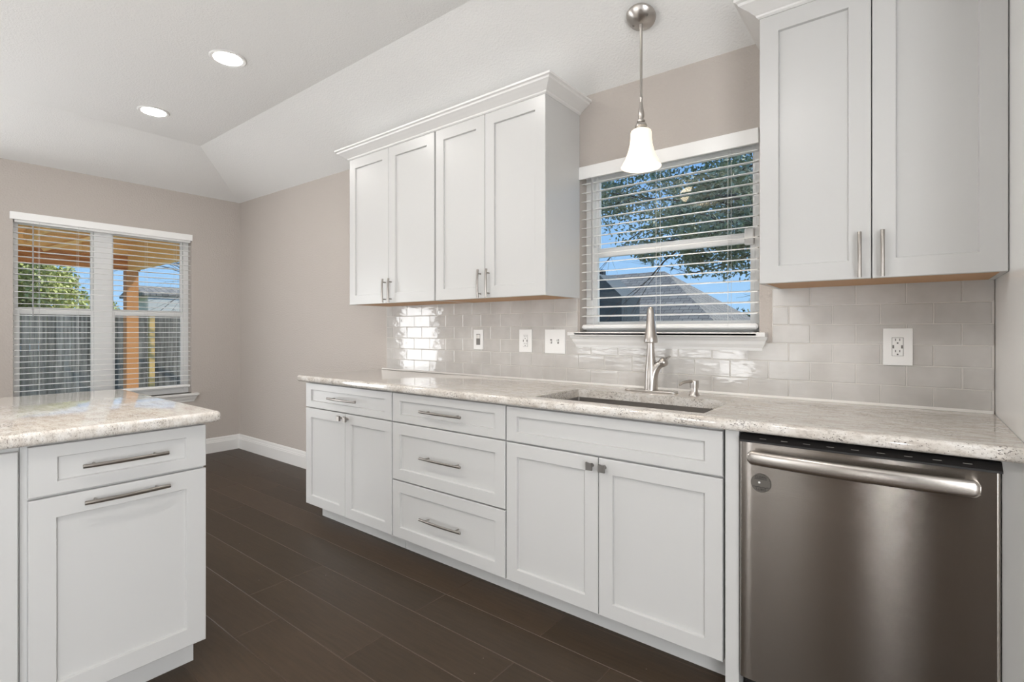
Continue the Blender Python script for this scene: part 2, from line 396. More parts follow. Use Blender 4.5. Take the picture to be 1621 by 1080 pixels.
# window_2 : single-hung above the sink, plane y 0.075..0.13
x0, x1, z0, z1 = WIN2
win2 = thing('window_2', ((x0+x1)/2, 0.1, z0), 'white vinyl window above the sink with two sashes', None, kind='structure'); 
bm = B()
for a, b_, c_, d_ in ((x0, x0+0.042, z0, z1), (x1-0.034, x1, z0, z1), (x0+0.042, x1-0.034, z1-0.035, z1), (x0+0.042, x1-0.034, z0, z0+0.03)):
    wbox(bm, 'y', a, b_, 0.07, 0.14, c_, d_)
finish('window_frame', bm, vinyl, win2)
zr = 1.63
bm = B()
for a, b_, c_, d_ in ((x0+0.042, x0+0.062, zr-0.02, z1-0.035), (x1-0.050, x1-0.034, zr-0.02, z1-0.035), (x0+0.062, x1-0.05, z1-0.055, z1-0.035), (x0+0.062, x1-0.05, zr-0.028, zr+0.018)):
    wbox(bm, 'y', a, b_, 0.105, 0.128, c_, d_)
finish('upper_sash', bm, vinyl, win2)
bm = B()
for a, b_, c_, d_ in ((x0+0.042, x0+0.064, z0+0.03, zr+0.02), (x1-0.054, x1-0.034, z0+0.03, zr+0.02), (x0+0.064, x1-0.054, z0+0.03, z0+0.055), (x0+0.064, x1-0.054, zr-0.034, zr+0.006)):
    wbox(bm, 'y', a, b_, 0.078, 0.103, c_, d_)
finish('lower_sash', bm, vinyl, win2)
bm = B(); wbox(bm, 'y', x0+0.06, x1-0.048, 0.115, 0.118, zr, z1-0.05, 0); wbox(bm, 'y', x0+0.06, x1-0.05, 0.089, 0.092, z0+0.05, zr, 0)
finish('window_glass', bm, glass_m, win2)
bm = B(); wbox(bm, 'y', x1-0.075, x1-0.035, 0.06, 0.078, zr-0.045, zr+0.03, 0.004)
finish('sash_latch', bm, vinyl, win2)

def sill_profile():      # stool + apron, distance from wall (positive = into room)
    stool = [(-0.075, 0.0), (-0.075, -0.02), (0.052, -0.02), (0.058, -0.014), (0.058, -0.006), (0.052, 0.0)]
    apron = [(0.0, -0.02), (0.034, -0.02), (0.032, -0.03), (0.026, -0.038), (0.022, -0.052), (0.012, -0.068), (0.010, -0.080), (0.0, -0.080)]
    return stool, apron
s, a = sill_profile()
bm = B(); prism(bm, [(-d, z0+z) for d, z in s if True], 'x', x0, x1)
box(bm, x0-0.045, x1+0.035, -0.058, -0.0005, z0-0.02, z0, 0.003, 2)
finish('window_stool', bm, trim_m, win2)
bm = B()
# apron with mitred returns: shrinks towards the bottom
n = bmesh.new(); loops = []
for d, z in a[1:-1]:
    k = d
    loops.append([n.verts.new(q) for q in ((x0-0.03+0.034-k*1.0+0.0-0.012, 0, z0+z), (x0-0.008-k, -k, z0+z), (x1+0.004+k, -k, z0+z), (x1+0.004+k, 0, z0+z))])
    loops[-1][0].co.x = x0-0.008-k
for A_, B_ in zip(loops, loops[1:]):
    for i in range(3): n.faces.new((A_[i], A_[i+1], B_[i+1], B_[i]))
n.faces.new(loops[0]); n.faces.new(loops[-1][::-1]); merge(bm, n)
finish('window_apron', bm, trim_m, win2)

# window_1 : twin window in the left wall
y0, y1, z0, z1 = WIN1
win1 = thing('window_1', (XL-0.08, (y0+y1)/2, z0), 'white twin window in the breakfast wall', None, kind='structure')
zr = 1.355; ym = (-1.165, -1.035)
D0, D1 = XL-0.075, XL-0.145
bm = B()
for a_, b_, c_, d_ in ((y0, y0+0.03, z0, z1), (y1-0.045, y1, z0, z1), (y0+0.03, y1-0.045, z1-0.03, z1), (y0+0.03, y1-0.045, z0, z0+0.04), (ym[0], ym[1], z0+0.04, z1-0.03)):
    wbox(bm, 'x', a_, b_, D1, D0, c_, d_)
finish('window_frame', bm, vinyl, win1)
for (q0, q1) in ((y0+0.03, ym[0]), (ym[1], y1-0.045)):
    bm = B()
    for a_, b_, c_, d_ in ((q0, q0+0.014, zr, z1-0.03), (q1-0.014, q1, zr, z1-0.03), (q0+0.014, q1-0.014, z1-0.05, z1-0.03), (q0+0.014, q1-0.014, zr-0.02, zr+0.03)):
        wbox(bm, 'x', a_, b_, XL-0.135, XL-0.112, c_, d_)
    finish('upper_sash', bm, vinyl, win1)
    bm = B()
    for a_, b_, c_, d_ in ((q0, q0+0.018, z0+0.04, zr+0.02), (q1-0.018, q1, z0+0.04, zr+0.02), (q0+0.018, q1-0.018, z0+0.04, z0+0.075), (q0+0.018, q1-0.018, zr-0.025, zr+0.015)):
        wbox(bm, 'x', a_, b_, XL-0.108, XL-0.085, c_, d_)
    finish('lower_sash', bm, vinyl, win1)
    bm = B(); wbox(bm, 'x', q0+0.012, q1-0.012, XL-0.125, XL-0.122, zr, z1-0.045, 0); wbox(bm, 'x', q0+0.016, q1-0.016, XL-0.098, XL-0.095, z0+0.07, zr, 0)
    finish('window_glass', bm, glass_m, win1)
bm = B(); box(bm, XL-0.075, XL, y0, y1, z0-0.02, z0)
box(bm, XL+0.0005, XL+0.05, y0-0.05, y1+0.05, z0-0.02, z0, 0.003, 2)
finish('window_stool', bm, trim_m, win1)
bm = B(); n = bmesh.new(); loops = []
for d, z in a[1:-1]:
    loops.append([n.verts.new(q) for q in ((XL, y0-0.008-d, z0+z), (XL+d, y0-0.008-d, z0+z), (XL+d, y1+0.008+d, z0+z), (XL, y1+0.008+d, z0+z))])
for A_, B_ in zip(loops, loops[1:]):
    for i in range(3): n.faces.new((A_[i], A_[i+1], B_[i+1], B_[i]))
n.faces.new(loops[0]); n.faces.new(loops[-1][::-1]); merge(bm, n)
finish('window_apron', bm, trim_m, win1)

# added openings behind the camera (seen only in reflections): self-lit sheets as fill light
def sheer(name, power): return mat(name, (0.8, 0.8, 0.78, 1), 0.8, emit=((0.96, 0.98, 1.0, 1), power))
def glow_window(name, axis, plane, sgn, W, label, power):
    a0, a1, z0, z1 = W
    c_ = ((a0+a1)/2, plane, z0) if axis == 'y' else (plane, (a0+a1)/2, z0)
    t_ = thing(name, c_, label, None, kind='structure'); bm = B(); f = 0.045; k = max(1, round((a1-a0)/0.9)); m_ = (a1-a0)/k
    wbox(bm, axis, a0, a1, plane+sgn*0.05, plane+sgn*0.12, z0, z0+f); wbox(bm, axis, a0, a1, plane+sgn*0.05, plane+sgn*0.12, z1-f, z1)
    for i in range(k+1):
        q = a0+i*m_; q0, q1 = max(a0, q-f/2 if 0 < i < k else (q if i == 0 else q-f)), min(a1, q+f/2 if 0 < i < k else (q+f if i == 0 else q))
        wbox(bm, axis, q0, q1, plane+sgn*0.05, plane+sgn*0.12, z0+f, z1-f)
    finish('window_frame', bm, vinyl, t_)
    bm = B(); wbox(bm, axis, a0+0.03, a1-0.03, plane+sgn*0.095, plane+sgn*0.10, z0+0.03, z1-0.03, 0); finish('sheer_curtain', bm, sheer('sheer_'+name, power), t_)
glow_window('window_3', 'y', YF, -1, FILL3, 'wide window with daylit sheers in the wall behind the camera', GLOW3)
glow_window('window_4', 'y', YF, -1, REFL4, 'low narrow daylit floor window in the wall behind the camera', GLOW4)
glow_window('window_6', 'y', YF, -1, REFL6, 'daylit glass door in the wall behind the camera', 1.5)
glow_window('window_5', 'x', XR, 1, FILL5, 'window with daylit sheers in the right wall behind the camera', GLOW5)
y0, y1, z0, z1 = DOOR
door1 = thing('door_1', (XL-0.06, (y0+y1)/2, 0), 'white back door with a full light and daylit sheer', None, kind='structure')
bm = B()
for a_, b_, c_, d_ in ((y0, y0+0.17, z0, z1), (y1-0.10, y1, z0, z1), (y0+0.17, y1-0.10, z1-0.15, z1), (y0+0.17, y1-0.10, z0, z0+0.28)): box(bm, XL-0.1, XL-0.055, a_, b_, c_, d_)
finish('door_frame', bm, trim_m, door1)
bm = B(); box(bm, XL-0.08, XL-0.076, y0+0.16, y1-0.09, 0.27, z1-0.14); finish('sheer_curtain', bm, sheer('sheer_door', GLOWD), door1)  # emissive sheet added in place of daylight through the door glass

# ------------------------------------------------------------------ blinds
def blind(name, label, axis, a0, a1, dep, ztop, zbot, val, cords, tilt, wand, sgn, pitch=0.0455):
    """axis 'y': blind in an x-spanning window, 'dep' depth centre; sgn: direction to the room"""
    cpos = ((a0+a1)/2, dep, zbot) if axis == 'y' else (dep, (a0+a1)/2, zbot)
    b_ = thing(name, cpos, label, 'window blind')
    P = (lambda a, d, z: (a, d, z)) if axis == 'y' else (lambda a, d, z: (d, a, z))
    bm = B(); z = ztop-0.085; hw = 0.0245; n = bmesh.new()
    while z > zbot+0.03:
        n_ = 6; top = []; bot = []
        for i in range(n_+1):
            u = -hw+2*hw*i/n_; arc = 0.0022*(1-(u/hw)**2)
            zz = z+arc-sgn*math.tan(tilt)*u
            top.append((dep+u, zz+0.0014)); bot.append((dep+u, zz-0.0014))
        poly = top+bot[::-1]
        A = [n.verts.new(P(a0+0.004, *q)) for q in poly]; C = [n.verts.new(P(a1-0.004, *q)) for q in poly]; k = len(poly)
        for i in range(k): n.faces.new((A[i], A[(i+1) % k], C[(i+1) % k], C[i]))
        n.faces.new(A[::-1]); n.faces.new(C)
        z -= pitch
    merge(bm, n); finish('slats', bm, blind_m, b_)
    bm = B(); wbox(bm, axis, a0+0.003, a1-0.003, dep-0.026, dep+0.026, ztop-0.05, ztop-0.004, 0.002); finish('headrail', bm, blind_m, b_)
    bm = B(); wbox(bm, axis, a0+0.003, a1-0.003, dep-0.026, dep+0.026, zbot, zbot+0.026, 0.008); finish('bottom_rail', bm, blind_m, b_)
    bm = B(); va0, va1, vz0, vz1, vd = val
    wbox(bm, axis, va0, va1, vd, vd+sgn*-0.012, vz0, vz1, 0.002); finish('valance', bm, blind_m, b_)
    for cx in cords:
        bm = B()
        for d in (-0.0265, 0.0265): tube(bm, [P(cx, dep+d, zbot+0.01), P(cx, dep+d, ztop-0.03)], 0.0009, 5)
        finish('ladder_cord', bm, cord_m, b_)
    bm = B(); wx, wz = wand; tube(bm, [P(wx, dep+sgn*0.036, wz), P(wx, dep+sgn*0.036, ztop-0.05)], 0.0045, 6); finish('tilt_wand', bm, wand_m, b_)
    return b_
blind('window_blind', 'white slatted blind hanging in the window above the sink', 'y', -1.408, -0.524, 0.030, 2.075, 1.205,
      (-1.412, -0.520, 2.010, 2.077, -0.012), (-1.33, -0.985, -0.65), R(8.5), (-1.335, 1.36), -1, 0.0475)
blind('window_blind', 'white slatted blind in the wide breakfast window, timber patio outside', 'x', -1.668, -0.446, XL-0.032, 2.085, 0.662,
      (-1.692, -0.439, 2.052, 2.110, XL+0.014), (-1.52, -1.28, -0.80, -0.57), R(-1), (-1.56, 1.31), 1, 0.0455)

# ------------------------------------------------------------------ cabinet pieces
def shaker(bm, M, w_, h, tk=0.02, rail=0.057, rec=0.011, slab=False, rz=None):
    """M maps (a, d, z): a across, d depth behind the face, z up"""
    n = bmesh.new(); e = 0.0018; rz = rz or rail
    def ring(i0, i1, j0, j1, d): return [n.verts.new(M(*q)) for q in ((i0, d, j0), (i1, d, j0), (i1, d, j1), (i0, d, j1))]
    L = [ring(0, w_, 0, h, tk), ring(0, w_, 0, h, e), ring(e, w_-e, e, h-e, 0)]
    if not slab:
        L += [ring(rail, w_-rail, rz, h-rz, 0), ring(rail+0.001, w_-rail-0.001, rz+0.001, h-rz-0.001, 0.001), ring(rail+0.003, w_-rail-0.003, rz+0.003, h-rz-0.003, rec)]
    for A_, C_ in zip(L, L[1:]):
        for i in range(4): n.faces.new((A_[i], A_[(i+1) % 4], C_[(i+1) % 4], C_[i]))
    n.faces.new(L[0][::-1]); n.faces.new(L[-1])
    merge(bm, n)

def bar_pull(M, length, vertical=False, bow=0.006, proj=0.030):
    """arched bar pull; M maps (a, out, z) with the centre at 0"""
    bm = B(); pts = []; rs = []
    for i in range(15):
        s_ = -1+2*i/14; o_ = proj + bow*(1-s_*s_)
        q = (s_*length/2, o_, 0) if not vertical else (0, o_, s_*length/2)
        pts.append(M(*q)); rs.append(0.0062)
    tube(bm, pts, rs, 10, up=(0, 0, 1) if not vertical else (1, 0, 0))
    for s_ in (-0.72, 0.72):
        q0 = (s_*length/2, 0.0, 0) if not vertical else (0, 0.0, s_*length/2)
        q1 = (q0[0], proj+bow*0.4, q0[2]); tube(bm, [M(*q0), M(*q1)], 0.004, 8)
    return bm

def knob(M):
    bm = B(); tube(bm, [M(0, 0.0, 0), M(0, 0.004, 0), M(0, 0.014, 0), M(0, 0.020, 0)], [0.008, 0.0055, 0.005, 0.009], 12)
    n = bmesh.new(); rings = []
    for d, wv, hv in ((0.016, 0.009, 0.011), (0.020, 0.0125, 0.0145), (0.028, 0.0135, 0.0155), (0.031, 0.0125, 0.0145)):
        rings.append([n.verts.new(M(*q)) for q in ((-wv, d, -hv), (wv, d, -hv), (wv, d, hv), (0, d-0.001, hv-0.003), (-wv, d, hv))])
    for A_, C_ in zip(rings, rings[1:]):
        for i in range(5): n.faces.new((A_[i], A_[(i+1) % 5], C_[(i+1) % 5], C_[i]))
    n.faces.new(rings[0][::-1]); n.faces.new(rings[-1]); merge(bm, n)
    return bm

YD = -0.640      # door faces of the base run
def face_y(yf): return lambda x, z: (lambda a_, d, zz: (x+a_, yf+d, z+zz))
FY = face_y(YD)
def out_y(x, yf, z): return lambda a_, o_, zz: (x+a_, yf-o_, z+zz)

def base_body(t_, x0, x1, toe=True, open_top=False):
    bm = B()
    if open_top:
        box(bm, x0, x0+0.018, YD+0.021, -0.01, 0.10, 0.876); box(bm, x1-0.018, x1, YD+0.021, -0.01, 0.10, 0.876)
        box(bm, x0+0.018, x1-0.018, YD+0.021, YD+0.04, 0.10, 0.876); box(bm, x0+0.018, x1-0.018, YD+0.04, -0.01, 0.10, 0.12)
    else: box(bm, x0, x1, YD+0.021, -0.01, 0.10, 0.876)
    finish('cabinet_box', bm, cab_m, t_)
    bm = B(); box(bm, x0+(0.03 if x0 < -3 else 0), x1, YD+0.095, -0.03, 0.0, 0.0995); finish('toe_kick', bm, cab_m, t_)

def drawer(t_, M0, w_, h, hM, hl, name='drawer', withpull=True, rail=0.057, slab=False):
    bm = B(); shaker(bm, M0, w_, h, rail=rail, rz=0.040 if h < 0.2 else rail, slab=slab)
    d = finish(name, bm, cab_m, t_)
    if withpull: finish('bar_handle', bar_pull(hM, hl), pull_m, d, smooth=40)
    return d

# cabinet 1 : drawer over two doors
A0, A1, A2 = -3.046, -2.197, -2.187
t1 = thing('base_cabinet', ((A0+A1)/2, -0.3, 0), 'white base cabinet at left end of counter, one drawer over two knobbed doors', 'cabinet', 'white base cabinets under the sink counter')
base_body(t1, A0+0.004, -2.192)
drawer(t1, FY(A0, 0.716), A1-A0, 0.152, out_y((A0+A1)/2, YD, 0.792), 0.285)
mid = -2.622
for i, (a_, b_) in enumerate(((A0, mid-0.0015), (mid+0.0015, A1))):
    bm = B(); shaker(bm, FY(a_, 0.102), b_-a_, 0.608); d = finish('door', bm, cab_m, t1)
    finish('knob', knob(out_y(mid+(-0.03 if i == 0 else 0.03), YD, 0.683)), pull_m, d, smooth=35)
# cabinet 2 : three drawers
t2 = thing('base_cabinet', (-1.80, -0.3, 0), 'white base cabinet with three stacked drawers left of the sink cabinet', 'cabinet', 'white base cabinets under the sink counter')
base_body(t2, -2.190, -1.4125)
for z_, h_ in ((0.716, 0.152), (0.409, 0.300), (0.102, 0.300)):
    drawer(t2, FY(-2.187, z_), 0.770, h_, out_y(-1.802, YD, z_+h_/2), 0.285)
# cabinet 3 : sink base
t3 = thing('base_cabinet', (-0.95, -0.3, 0), 'wide white sink base cabinet with false front and two doors, beside the dishwasher', 'cabinet', 'white base cabinets under the sink counter')
base_body(t3, -1.4115, -0.4935, open_top=True)
drawer(t3, FY(-1.408, 0.716), 0.915, 0.150, None, 0, 'false_front', False)
mid = -0.9535
for i, (a_, b_) in enumerate(((-1.408, mid-0.002), (mid+0.002, -0.493))):
    bm = B(); shaker(bm, FY(a_, 0.102), b_-a_, 0.606); d = finish('door', bm, cab_m, t3)
    finish('knob', knob(out_y(mid+(-0.027 if i == 0 else 0.027), YD, 0.676)), nickel_dark, d, smooth=35)
# end panel between sink base and dishwasher
bm = B(); box(bm, -0.4845, -0.4415, -0.640, -0.02, 0.0, 0.876, 0.001, 1)
tag(finish('end_panel', bm, cab_m, loc=(-0.463, -0.3, 0)), 'narrow white upright panel between the sink cabinet and dishwasher', 'cabinet panel')
bm = B(); box(bm, 0.1775, 0.2195, -0.640, -0.02, 0.0, 0.876, 0.001, 1)
tag(finish('filler_panel', bm, cab_m, loc=(0.198, -0.3, 0)), 'narrow pale filler panel at the right side of the dishwasher', 'cabinet panel')

# tall glossy panel closing the right end
bm = B(); box(bm, 0.2245, 0.2435, -0.76, -0.003, 0.0, 2.43, 0.001, 1)
tall = tag(finish('tall_side_panel', bm, panel_m, loc=(0.234, -0.38, 0)), 'tall glossy white side panel closing the right end of the counter', 'cabinet panel')

# ------------------------------------------------------------------ upper cabinets
YU = -0.330
def upper(name, label, x0, x1, doors, handles):
    t_ = thing(name, ((x0+x1)/2, -0.16, 1.372), label, 'cabinet', 'white upper cabinets')
    bm = B(); z0, z1 = 1.374, 2.37; f = YU+0.021
    box(bm, x0, x0+0.016, f, -0.002, z0, z1); box(bm, x1-0.016, x1, f, -0.002, z0, z1)
    box(bm, x0+0.016, x1-0.016, f, -0.002, z1-0.016, z1); box(bm, x0+0.016, x1-0.016, f, f+0.018, z0+0.004, z0+0.04); 
    box(bm, x0+0.016, x1-0.016, -0.012, -0.002, z0, z1-0.016)
    finish('cabinet_box', bm, cab_m, t_)
    bm = B(); box(bm, x0+0.0165, x1-0.0165, f+0.001, -0.0125, z0+0.0005, z0+0.0038); finish('bottom_board', bm, plywood, t_)
    for (a_, b_), hx in zip(doors, handles):
        bm = B(); shaker(bm, face_y(YU)(a_, 1.374), b_-a_, 0.986, rail=0.062); d = finish('door', bm, cab_m, t_)
        finish('bar_handle', bar_pull(out_y(hx, YU, 1.452), 0.150, True, bow=0.005, proj=0.024), pull_m, d, smooth=40)
    return t_
upper('upper_cabinet', 'white upper cabinet farthest left on the sink wall, with two narrow doors', -3.028, -2.190, ((-3.030, -2.615), (-2.612, -2.197)), (-2.643, -2.584))
upper('upper_cabinet', 'white two-door upper cabinet immediately left of the sink window', -2.188, -1.412, ((-2.183, -1.806), (-1.803, -1.412)), (-1.834, -1.774))
upper('upper_cabinet', 'large white upper cabinet above the dishwasher, right of the window', -0.447, 0.2235, ((-0.447, -0.1065), (-0.1035, 0.2225)), (-0.1365, -0.0745))

def crown(name, label, x0, x1, ret_r=True):
    prof = [(0.001, 2.340), (0.003, 2.3635), (0.008, 2.366), (0.010, 2.372), (0.018, 2.376), (0.030, 2.386), (0.046, 2.394), (0.054, 2.400), (0.058, 2.402), (0.062, 2.410), (0.072, 2.414), (0.072, 2.424), (-0.012, 2.424)]
    prof = [(0.001, 2.3605)] + prof[2:]
    n = bmesh.new(); loops = []
    for o_, z in prof:
        loops.append([n.verts.new(q) for q in ((x0-o_, -0.002, z), (x0-o_, YU-o_, z), (x1+(o_ if ret_r else 0), YU-o_, z), (x1+(o_ if ret_r else 0), -0.002, z))])
    for A_, C_ in zip(loops, loops[1:]):
        for i in range(3): n.faces.new((A_[i], A_[i+1], C_[i+1], C_[i]))
    n.faces.new(loops[-1]); n.faces.new(loops[0][::-1]); n.faces.new([l[0] for l in loops]); n.faces.new([l[3] for l in loops][::-1])
    bm = B(); merge(bm, n)
    for v in bm.verts:      # a hair above the box top inside the footprint
        pass
    return tag(finish(name, bm, trim_m, loc=((x0+x1)/2, -0.16, 2.372), smooth=25), label, 'crown molding')
crown('crown_molding', 'white crown molding on top of the two left upper cabinets', -3.030, -1.410)
crown('crown_molding', 'white crown molding on top of the right upper cabinet', -0.449, 0.2235, ret_r=False)

# ------------------------------------------------------------------ countertops
def counter(name, label, x0, x1, y0, y1, hole=None, round_sides=()):
    z0, z1 = 0.8765, 0.914
    n = bmesh.new(); xs = [x0] + ([hole[0], hole[1]] if hole else []) + [x1]; ys = [y0] + ([hole[2], hole[3]] if hole else []) + [y1]
    vd = {}
    def V(x, y, z):
        k = (round(x, 4), round(y, 4), round(z, 4))
        if k not in vd: vd[k] = n.verts.new((x, y, z))
        return vd[k]
    sol = lambda i, j: 0 <= i < len(xs)-1 and 0 <= j < len(ys)-1 and not (hole and i == 1 and j == 1)
    for i in range(len(xs)-1):
        for j in range(len(ys)-1):
            if not sol(i, j): continue
            a_, b_, c_, d_ = xs[i], xs[i+1], ys[j], ys[j+1]
            for z in (z0, z1): n.faces.new((V(a_, c_, z), V(b_, c_, z), V(b_, d_, z), V(a_, d_, z)))
            if not sol(i-1, j): n.faces.new((V(a_, c_, z0), V(a_, d_, z0), V(a_, d_, z1), V(a_, c_, z1)))
            if not sol(i+1, j): n.faces.new((V(b_, c_, z0), V(b_, d_, z0), V(b_, d_, z1), V(b_, c_, z1)))
            if not sol(i, j-1): n.faces.new((V(a_, c_, z0), V(b_, c_, z0), V(b_, c_, z1), V(a_, c_, z1)))
            if not sol(i, j+1): n.faces.new((V(a_, d_, z0), V(b_, d_, z0), V(b_, d_, z1), V(a_, d_, z1)))
    bmesh.ops.recalc_face_normals(n, faces=n.faces[:])
    def on(e, side):
        return all({'-x': abs(v.co.x-x0), '+x': abs(v.co.x-x1), '-y': abs(v.co.y-y0), '+y': abs(v.co.y-y1)}[side] < 1e-5 for v in e.verts)
    ed = [e for e in n.edges if any(on(e, s_) for s_ in round_sides) and abs(e.verts[0].co.z-e.verts[1].co.z) < 1e-5 and
          not all(min(abs(v.co.x-x0), abs(v.co.x-x1)) > 1e-5 and min(abs(v.co.y-y0), abs(v.co.y-y1)) > 1e-5 for v in e.verts)]
    vert = [e for e in n.edges if abs(e.verts[0].co.z-e.verts[1].co.z) > 1e-3 and sum(on(e, s_) for s_ in round_sides) >= 2]
    bmesh.ops.bevel(n, geom=vert, offset=0.02, segments=5, profile=0.5, affect='EDGES')
    ed = [e for e in n.edges if e.is_valid and abs(e.verts[0].co.z-e.verts[1].co.z) < 1e-5 and e.calc_face_angle(0) > 1.0 and
          (not hole or not all(hole[0]-1e-4 <= v.co.x <= hole[1]+1e-4 and hole[2]-1e-4 <= v.co.y <= hole[3]+1e-4 for v in e.verts))]
    keep = []
    for e in ed:
        mx = (e.verts[0].co+e.verts[1].co)/2
        if ('-x' in round_sides and mx.x < x0+0.021) or ('+x' in round_sides and mx.x > x1-0.021) or ('-y' in round_sides and mx.y < y0+0.021) or ('+y' in round_sides and mx.y > y1-0.021): keep.append(e)
    bmesh.ops.bevel(n, geom=keep, offset=0.013, segments=5, profile=0.5, affect='EDGES')
    bm = B(); merge(bm, n)
    return tag(finish(name, bm, granite, loc=((x0+x1)/2, (y0+y1)/2, z0), smooth=35), label, 'countertop')
SINK = (-1.282, -0.566, -0.602, -0.232)
counter('countertop', 'long speckled white granite countertop on the sink cabinets', -3.110, 0.2235, -0.672, -0.002, SINK, ('-x', '-y'))
counter('countertop', 'glossy white granite countertop on the peninsula by the breakfast window', -3.06, -1.930, -4.4, -1.603, None, ('+x', '+y', '-x'))

# sink
sk = thing('kitchen_sink', (-0.924, -0.42, 0.70), 'undermount stainless steel sink set in the granite counter', 'sink')
x0, x1, y0, y1 = SINK[0]-0.006, SINK[1]+0.006, SINK[2]-0.006, SINK[3]+0.006
n = bmesh.new(); L = []
for k, (i_, z) in enumerate(((0.02, 0.8765), (0, 0.8765), (0, 0.72), (0.008, 0.69), (0.03, 0.68))):
    g = 0.02 if k == 0 else -i_
    L.append([n.verts.new(q) for q in ((x0-g, y0-g*0.4, z-0.001), (x1+g, y0-g*0.4, z-0.001), (x1+g, y1+g, z-0.001), (x0-g, y1+g, z-0.001))])
for A_, C_ in zip(L, L[1:]):
    for i in range(4): n.faces.new((A_[i], A_[(i+1) % 4], C_[(i+1) % 4], C_[i]))
n.faces.new(L[-1])
bmesh.ops.bevel(n, geom=[e for e in n.edges if abs(e.verts[0].co.z-e.verts[1].co.z) > 0.05], offset=0.012, segments=4, profile=0.5, affect='EDGES')
bm = B(); merge(bm, n); finish('sink_bowl', bm, sink_m, sk, smooth=40)
bm = B(); lathe(bm, [(0.058, 0.0), (0.056, 0.004), (0.044, 0.003), (0.040, -0.002)], (-0.70, -0.42, 0.681), seg=28); finish('drain', bm, nickel, sk, smooth=40)

# ------------------------------------------------------------------ faucet
fx, fy, fz = -0.961, -0.118, 0.914
fc = thing('faucet', (fx, fy, fz), 'brushed nickel pull-down kitchen faucet behind the sink', 'faucet')
n = bmesh.new(); K = 28; rings = []
for s_, z in ((0.98, 0.0), (1.0, 0.002), (1.0, 0.006), (0.97, 0.0085)):
    rings.append([n.verts.new((fx+0.004+0.128*s_*(math.copysign(abs(math.cos(2*math.pi*i/K))**0.8, math.cos(2*math.pi*i/K))), fy-0.012+0.028*s_*math.sin(2*math.pi*i/K), fz+z+0.0003)) for i in range(K)])
for A_, C_ in zip(rings, rings[1:]):
    for i in range(K): n.faces.new((A_[i], A_[(i+1) % K], C_[(i+1) % K], C_[i]))
n.faces.new(rings[0][::-1]); n.faces.new(rings[-1]); bm = B(); merge(bm, n)
finish('deck_plate', bm, nickel, fc, smooth=40)
dx, dy = 0.387, -0.922            # spout direction (swung towards the room)
rx, ry = 0.90, 0.10               # lever side
bm = B(); pts = []; rs = []
for z, r in ((0.008, 0.0310), (0.03, 0.0300), (0.07, 0.0285), (0.10, 0.0268), (0.125, 0.0245), (0.145, 0.0222), (0.165, 0.0198), (0.185, 0.0178), (0.205, 0.0166), (0.235, 0.0160), (0.29, 0.0150), (0.34, 0.0135)):
    pts.append((fx, fy, fz+z)); rs.append(r)
for k in range(1, 9):
    th = math.pi*k/9; rr_ = 0.052
    pts.append((fx+dx*rr_*(1-math.cos(th)), fy+dy*rr_*(1-math.cos(th)), fz+0.34+0.040*math.sin(th))); rs.append(0.0125)
tube(bm, pts, rs, 20, up=(rx, ry, 0)); finish('faucet_body', bm, nickel, fc, smooth=60)
bm = B(); pts = []; rs = []
for a_, z, r in ((0.002, 0.010, 0.0300), (0.003, 0.040, 0.0290), (0.006, 0.066, 0.0270), (0.012, 0.088, 0.0245), (0.021, 0.105, 0.0220), (0.032, 0.118, 0.0198), (0.044, 0.1275, 0.0182), (0.056, 0.134, 0.0175)):
    pts.append((fx+rx*a_, fy+ry*a_, fz+z)); rs.append(r)
tube(bm, pts, rs, 20, up=(0, 1, 0)); finish('valve_arm', bm, nickel, fc, smooth=60)
bm = B(); q = Vector((fx+rx*0.063, fy+ry*0.06, fz+0.1385))
lathe(bm, [(0.016, -0.012), (0.0185, -0.0115), (0.0215, -0.004), (0.0225, 0.004), (0.0195, 0.013), (0.011, 0.0195), (0.003, 0.021)], q, axis=(0.82, -0.12, 0.55), seg=26)
tube(bm, [q+Vector((0.006, -0.004, 0.008)), q+Vector((0.012, 0.022, 0.020)), q+Vector((0.014, 0.045, 0.026))], [0.008, 0.0070, 0.005], 10)
finish('lever_handle', bm, nickel, fc, smooth=60)
hx, hy = fx+dx*0.104, fy+dy*0.104
bm = B(); top = fz+0.352
ax = Vector((dx*0.10, dy*0.10, -1)).normalized()
lathe(bm, [(0.006, -0.028), (0.0125, -0.024), (0.0150, -0.015), (0.0165, 0.0), (0.0185, 0.03), (0.0220, 0.07), (0.0280, 0.11), (0.0300, 0.128), (0.0288, 0.1325), (0.025, 0.1325), (0.023, 0.126)],
      (hx, hy, top+0.012), axis=ax, seg=30)
finish('spray_head', bm, nickel, fc, smooth=50)

sd = thing('soap_dispenser', (-0.752, -0.14, 0.914), 'small brushed nickel soap dispenser right of the faucet', 'soap dispenser')
bm = B(); lathe(bm, [(0.0235, 0.0003), (0.0235, 0.003), (0.019, 0.008), (0.015, 0.022), (0.0145, 0.034)], (-0.752, -0.14, 0.914), seg=26); finish('base_collar', bm, nickel, sd, smooth=45)
bm = B(); lathe(bm, [(0.0185, 0.034), (0.0185, 0.050), (0.019, 0.062), (0.017, 0.067), (0.008, 0.068)], (-0.752, -0.14, 0.914), seg=26)
tube(bm, [(-0.752, -0.14, 0.974), (-0.768, -0.160, 0.978), (-0.785, -0.182, 0.973), (-0.797, -0.198, 0.962)], [0.012, 0.011, 0.009, 0.006], 12, flat=0.7)
finish('pump_spout', bm, nickel, sd, smooth=45)

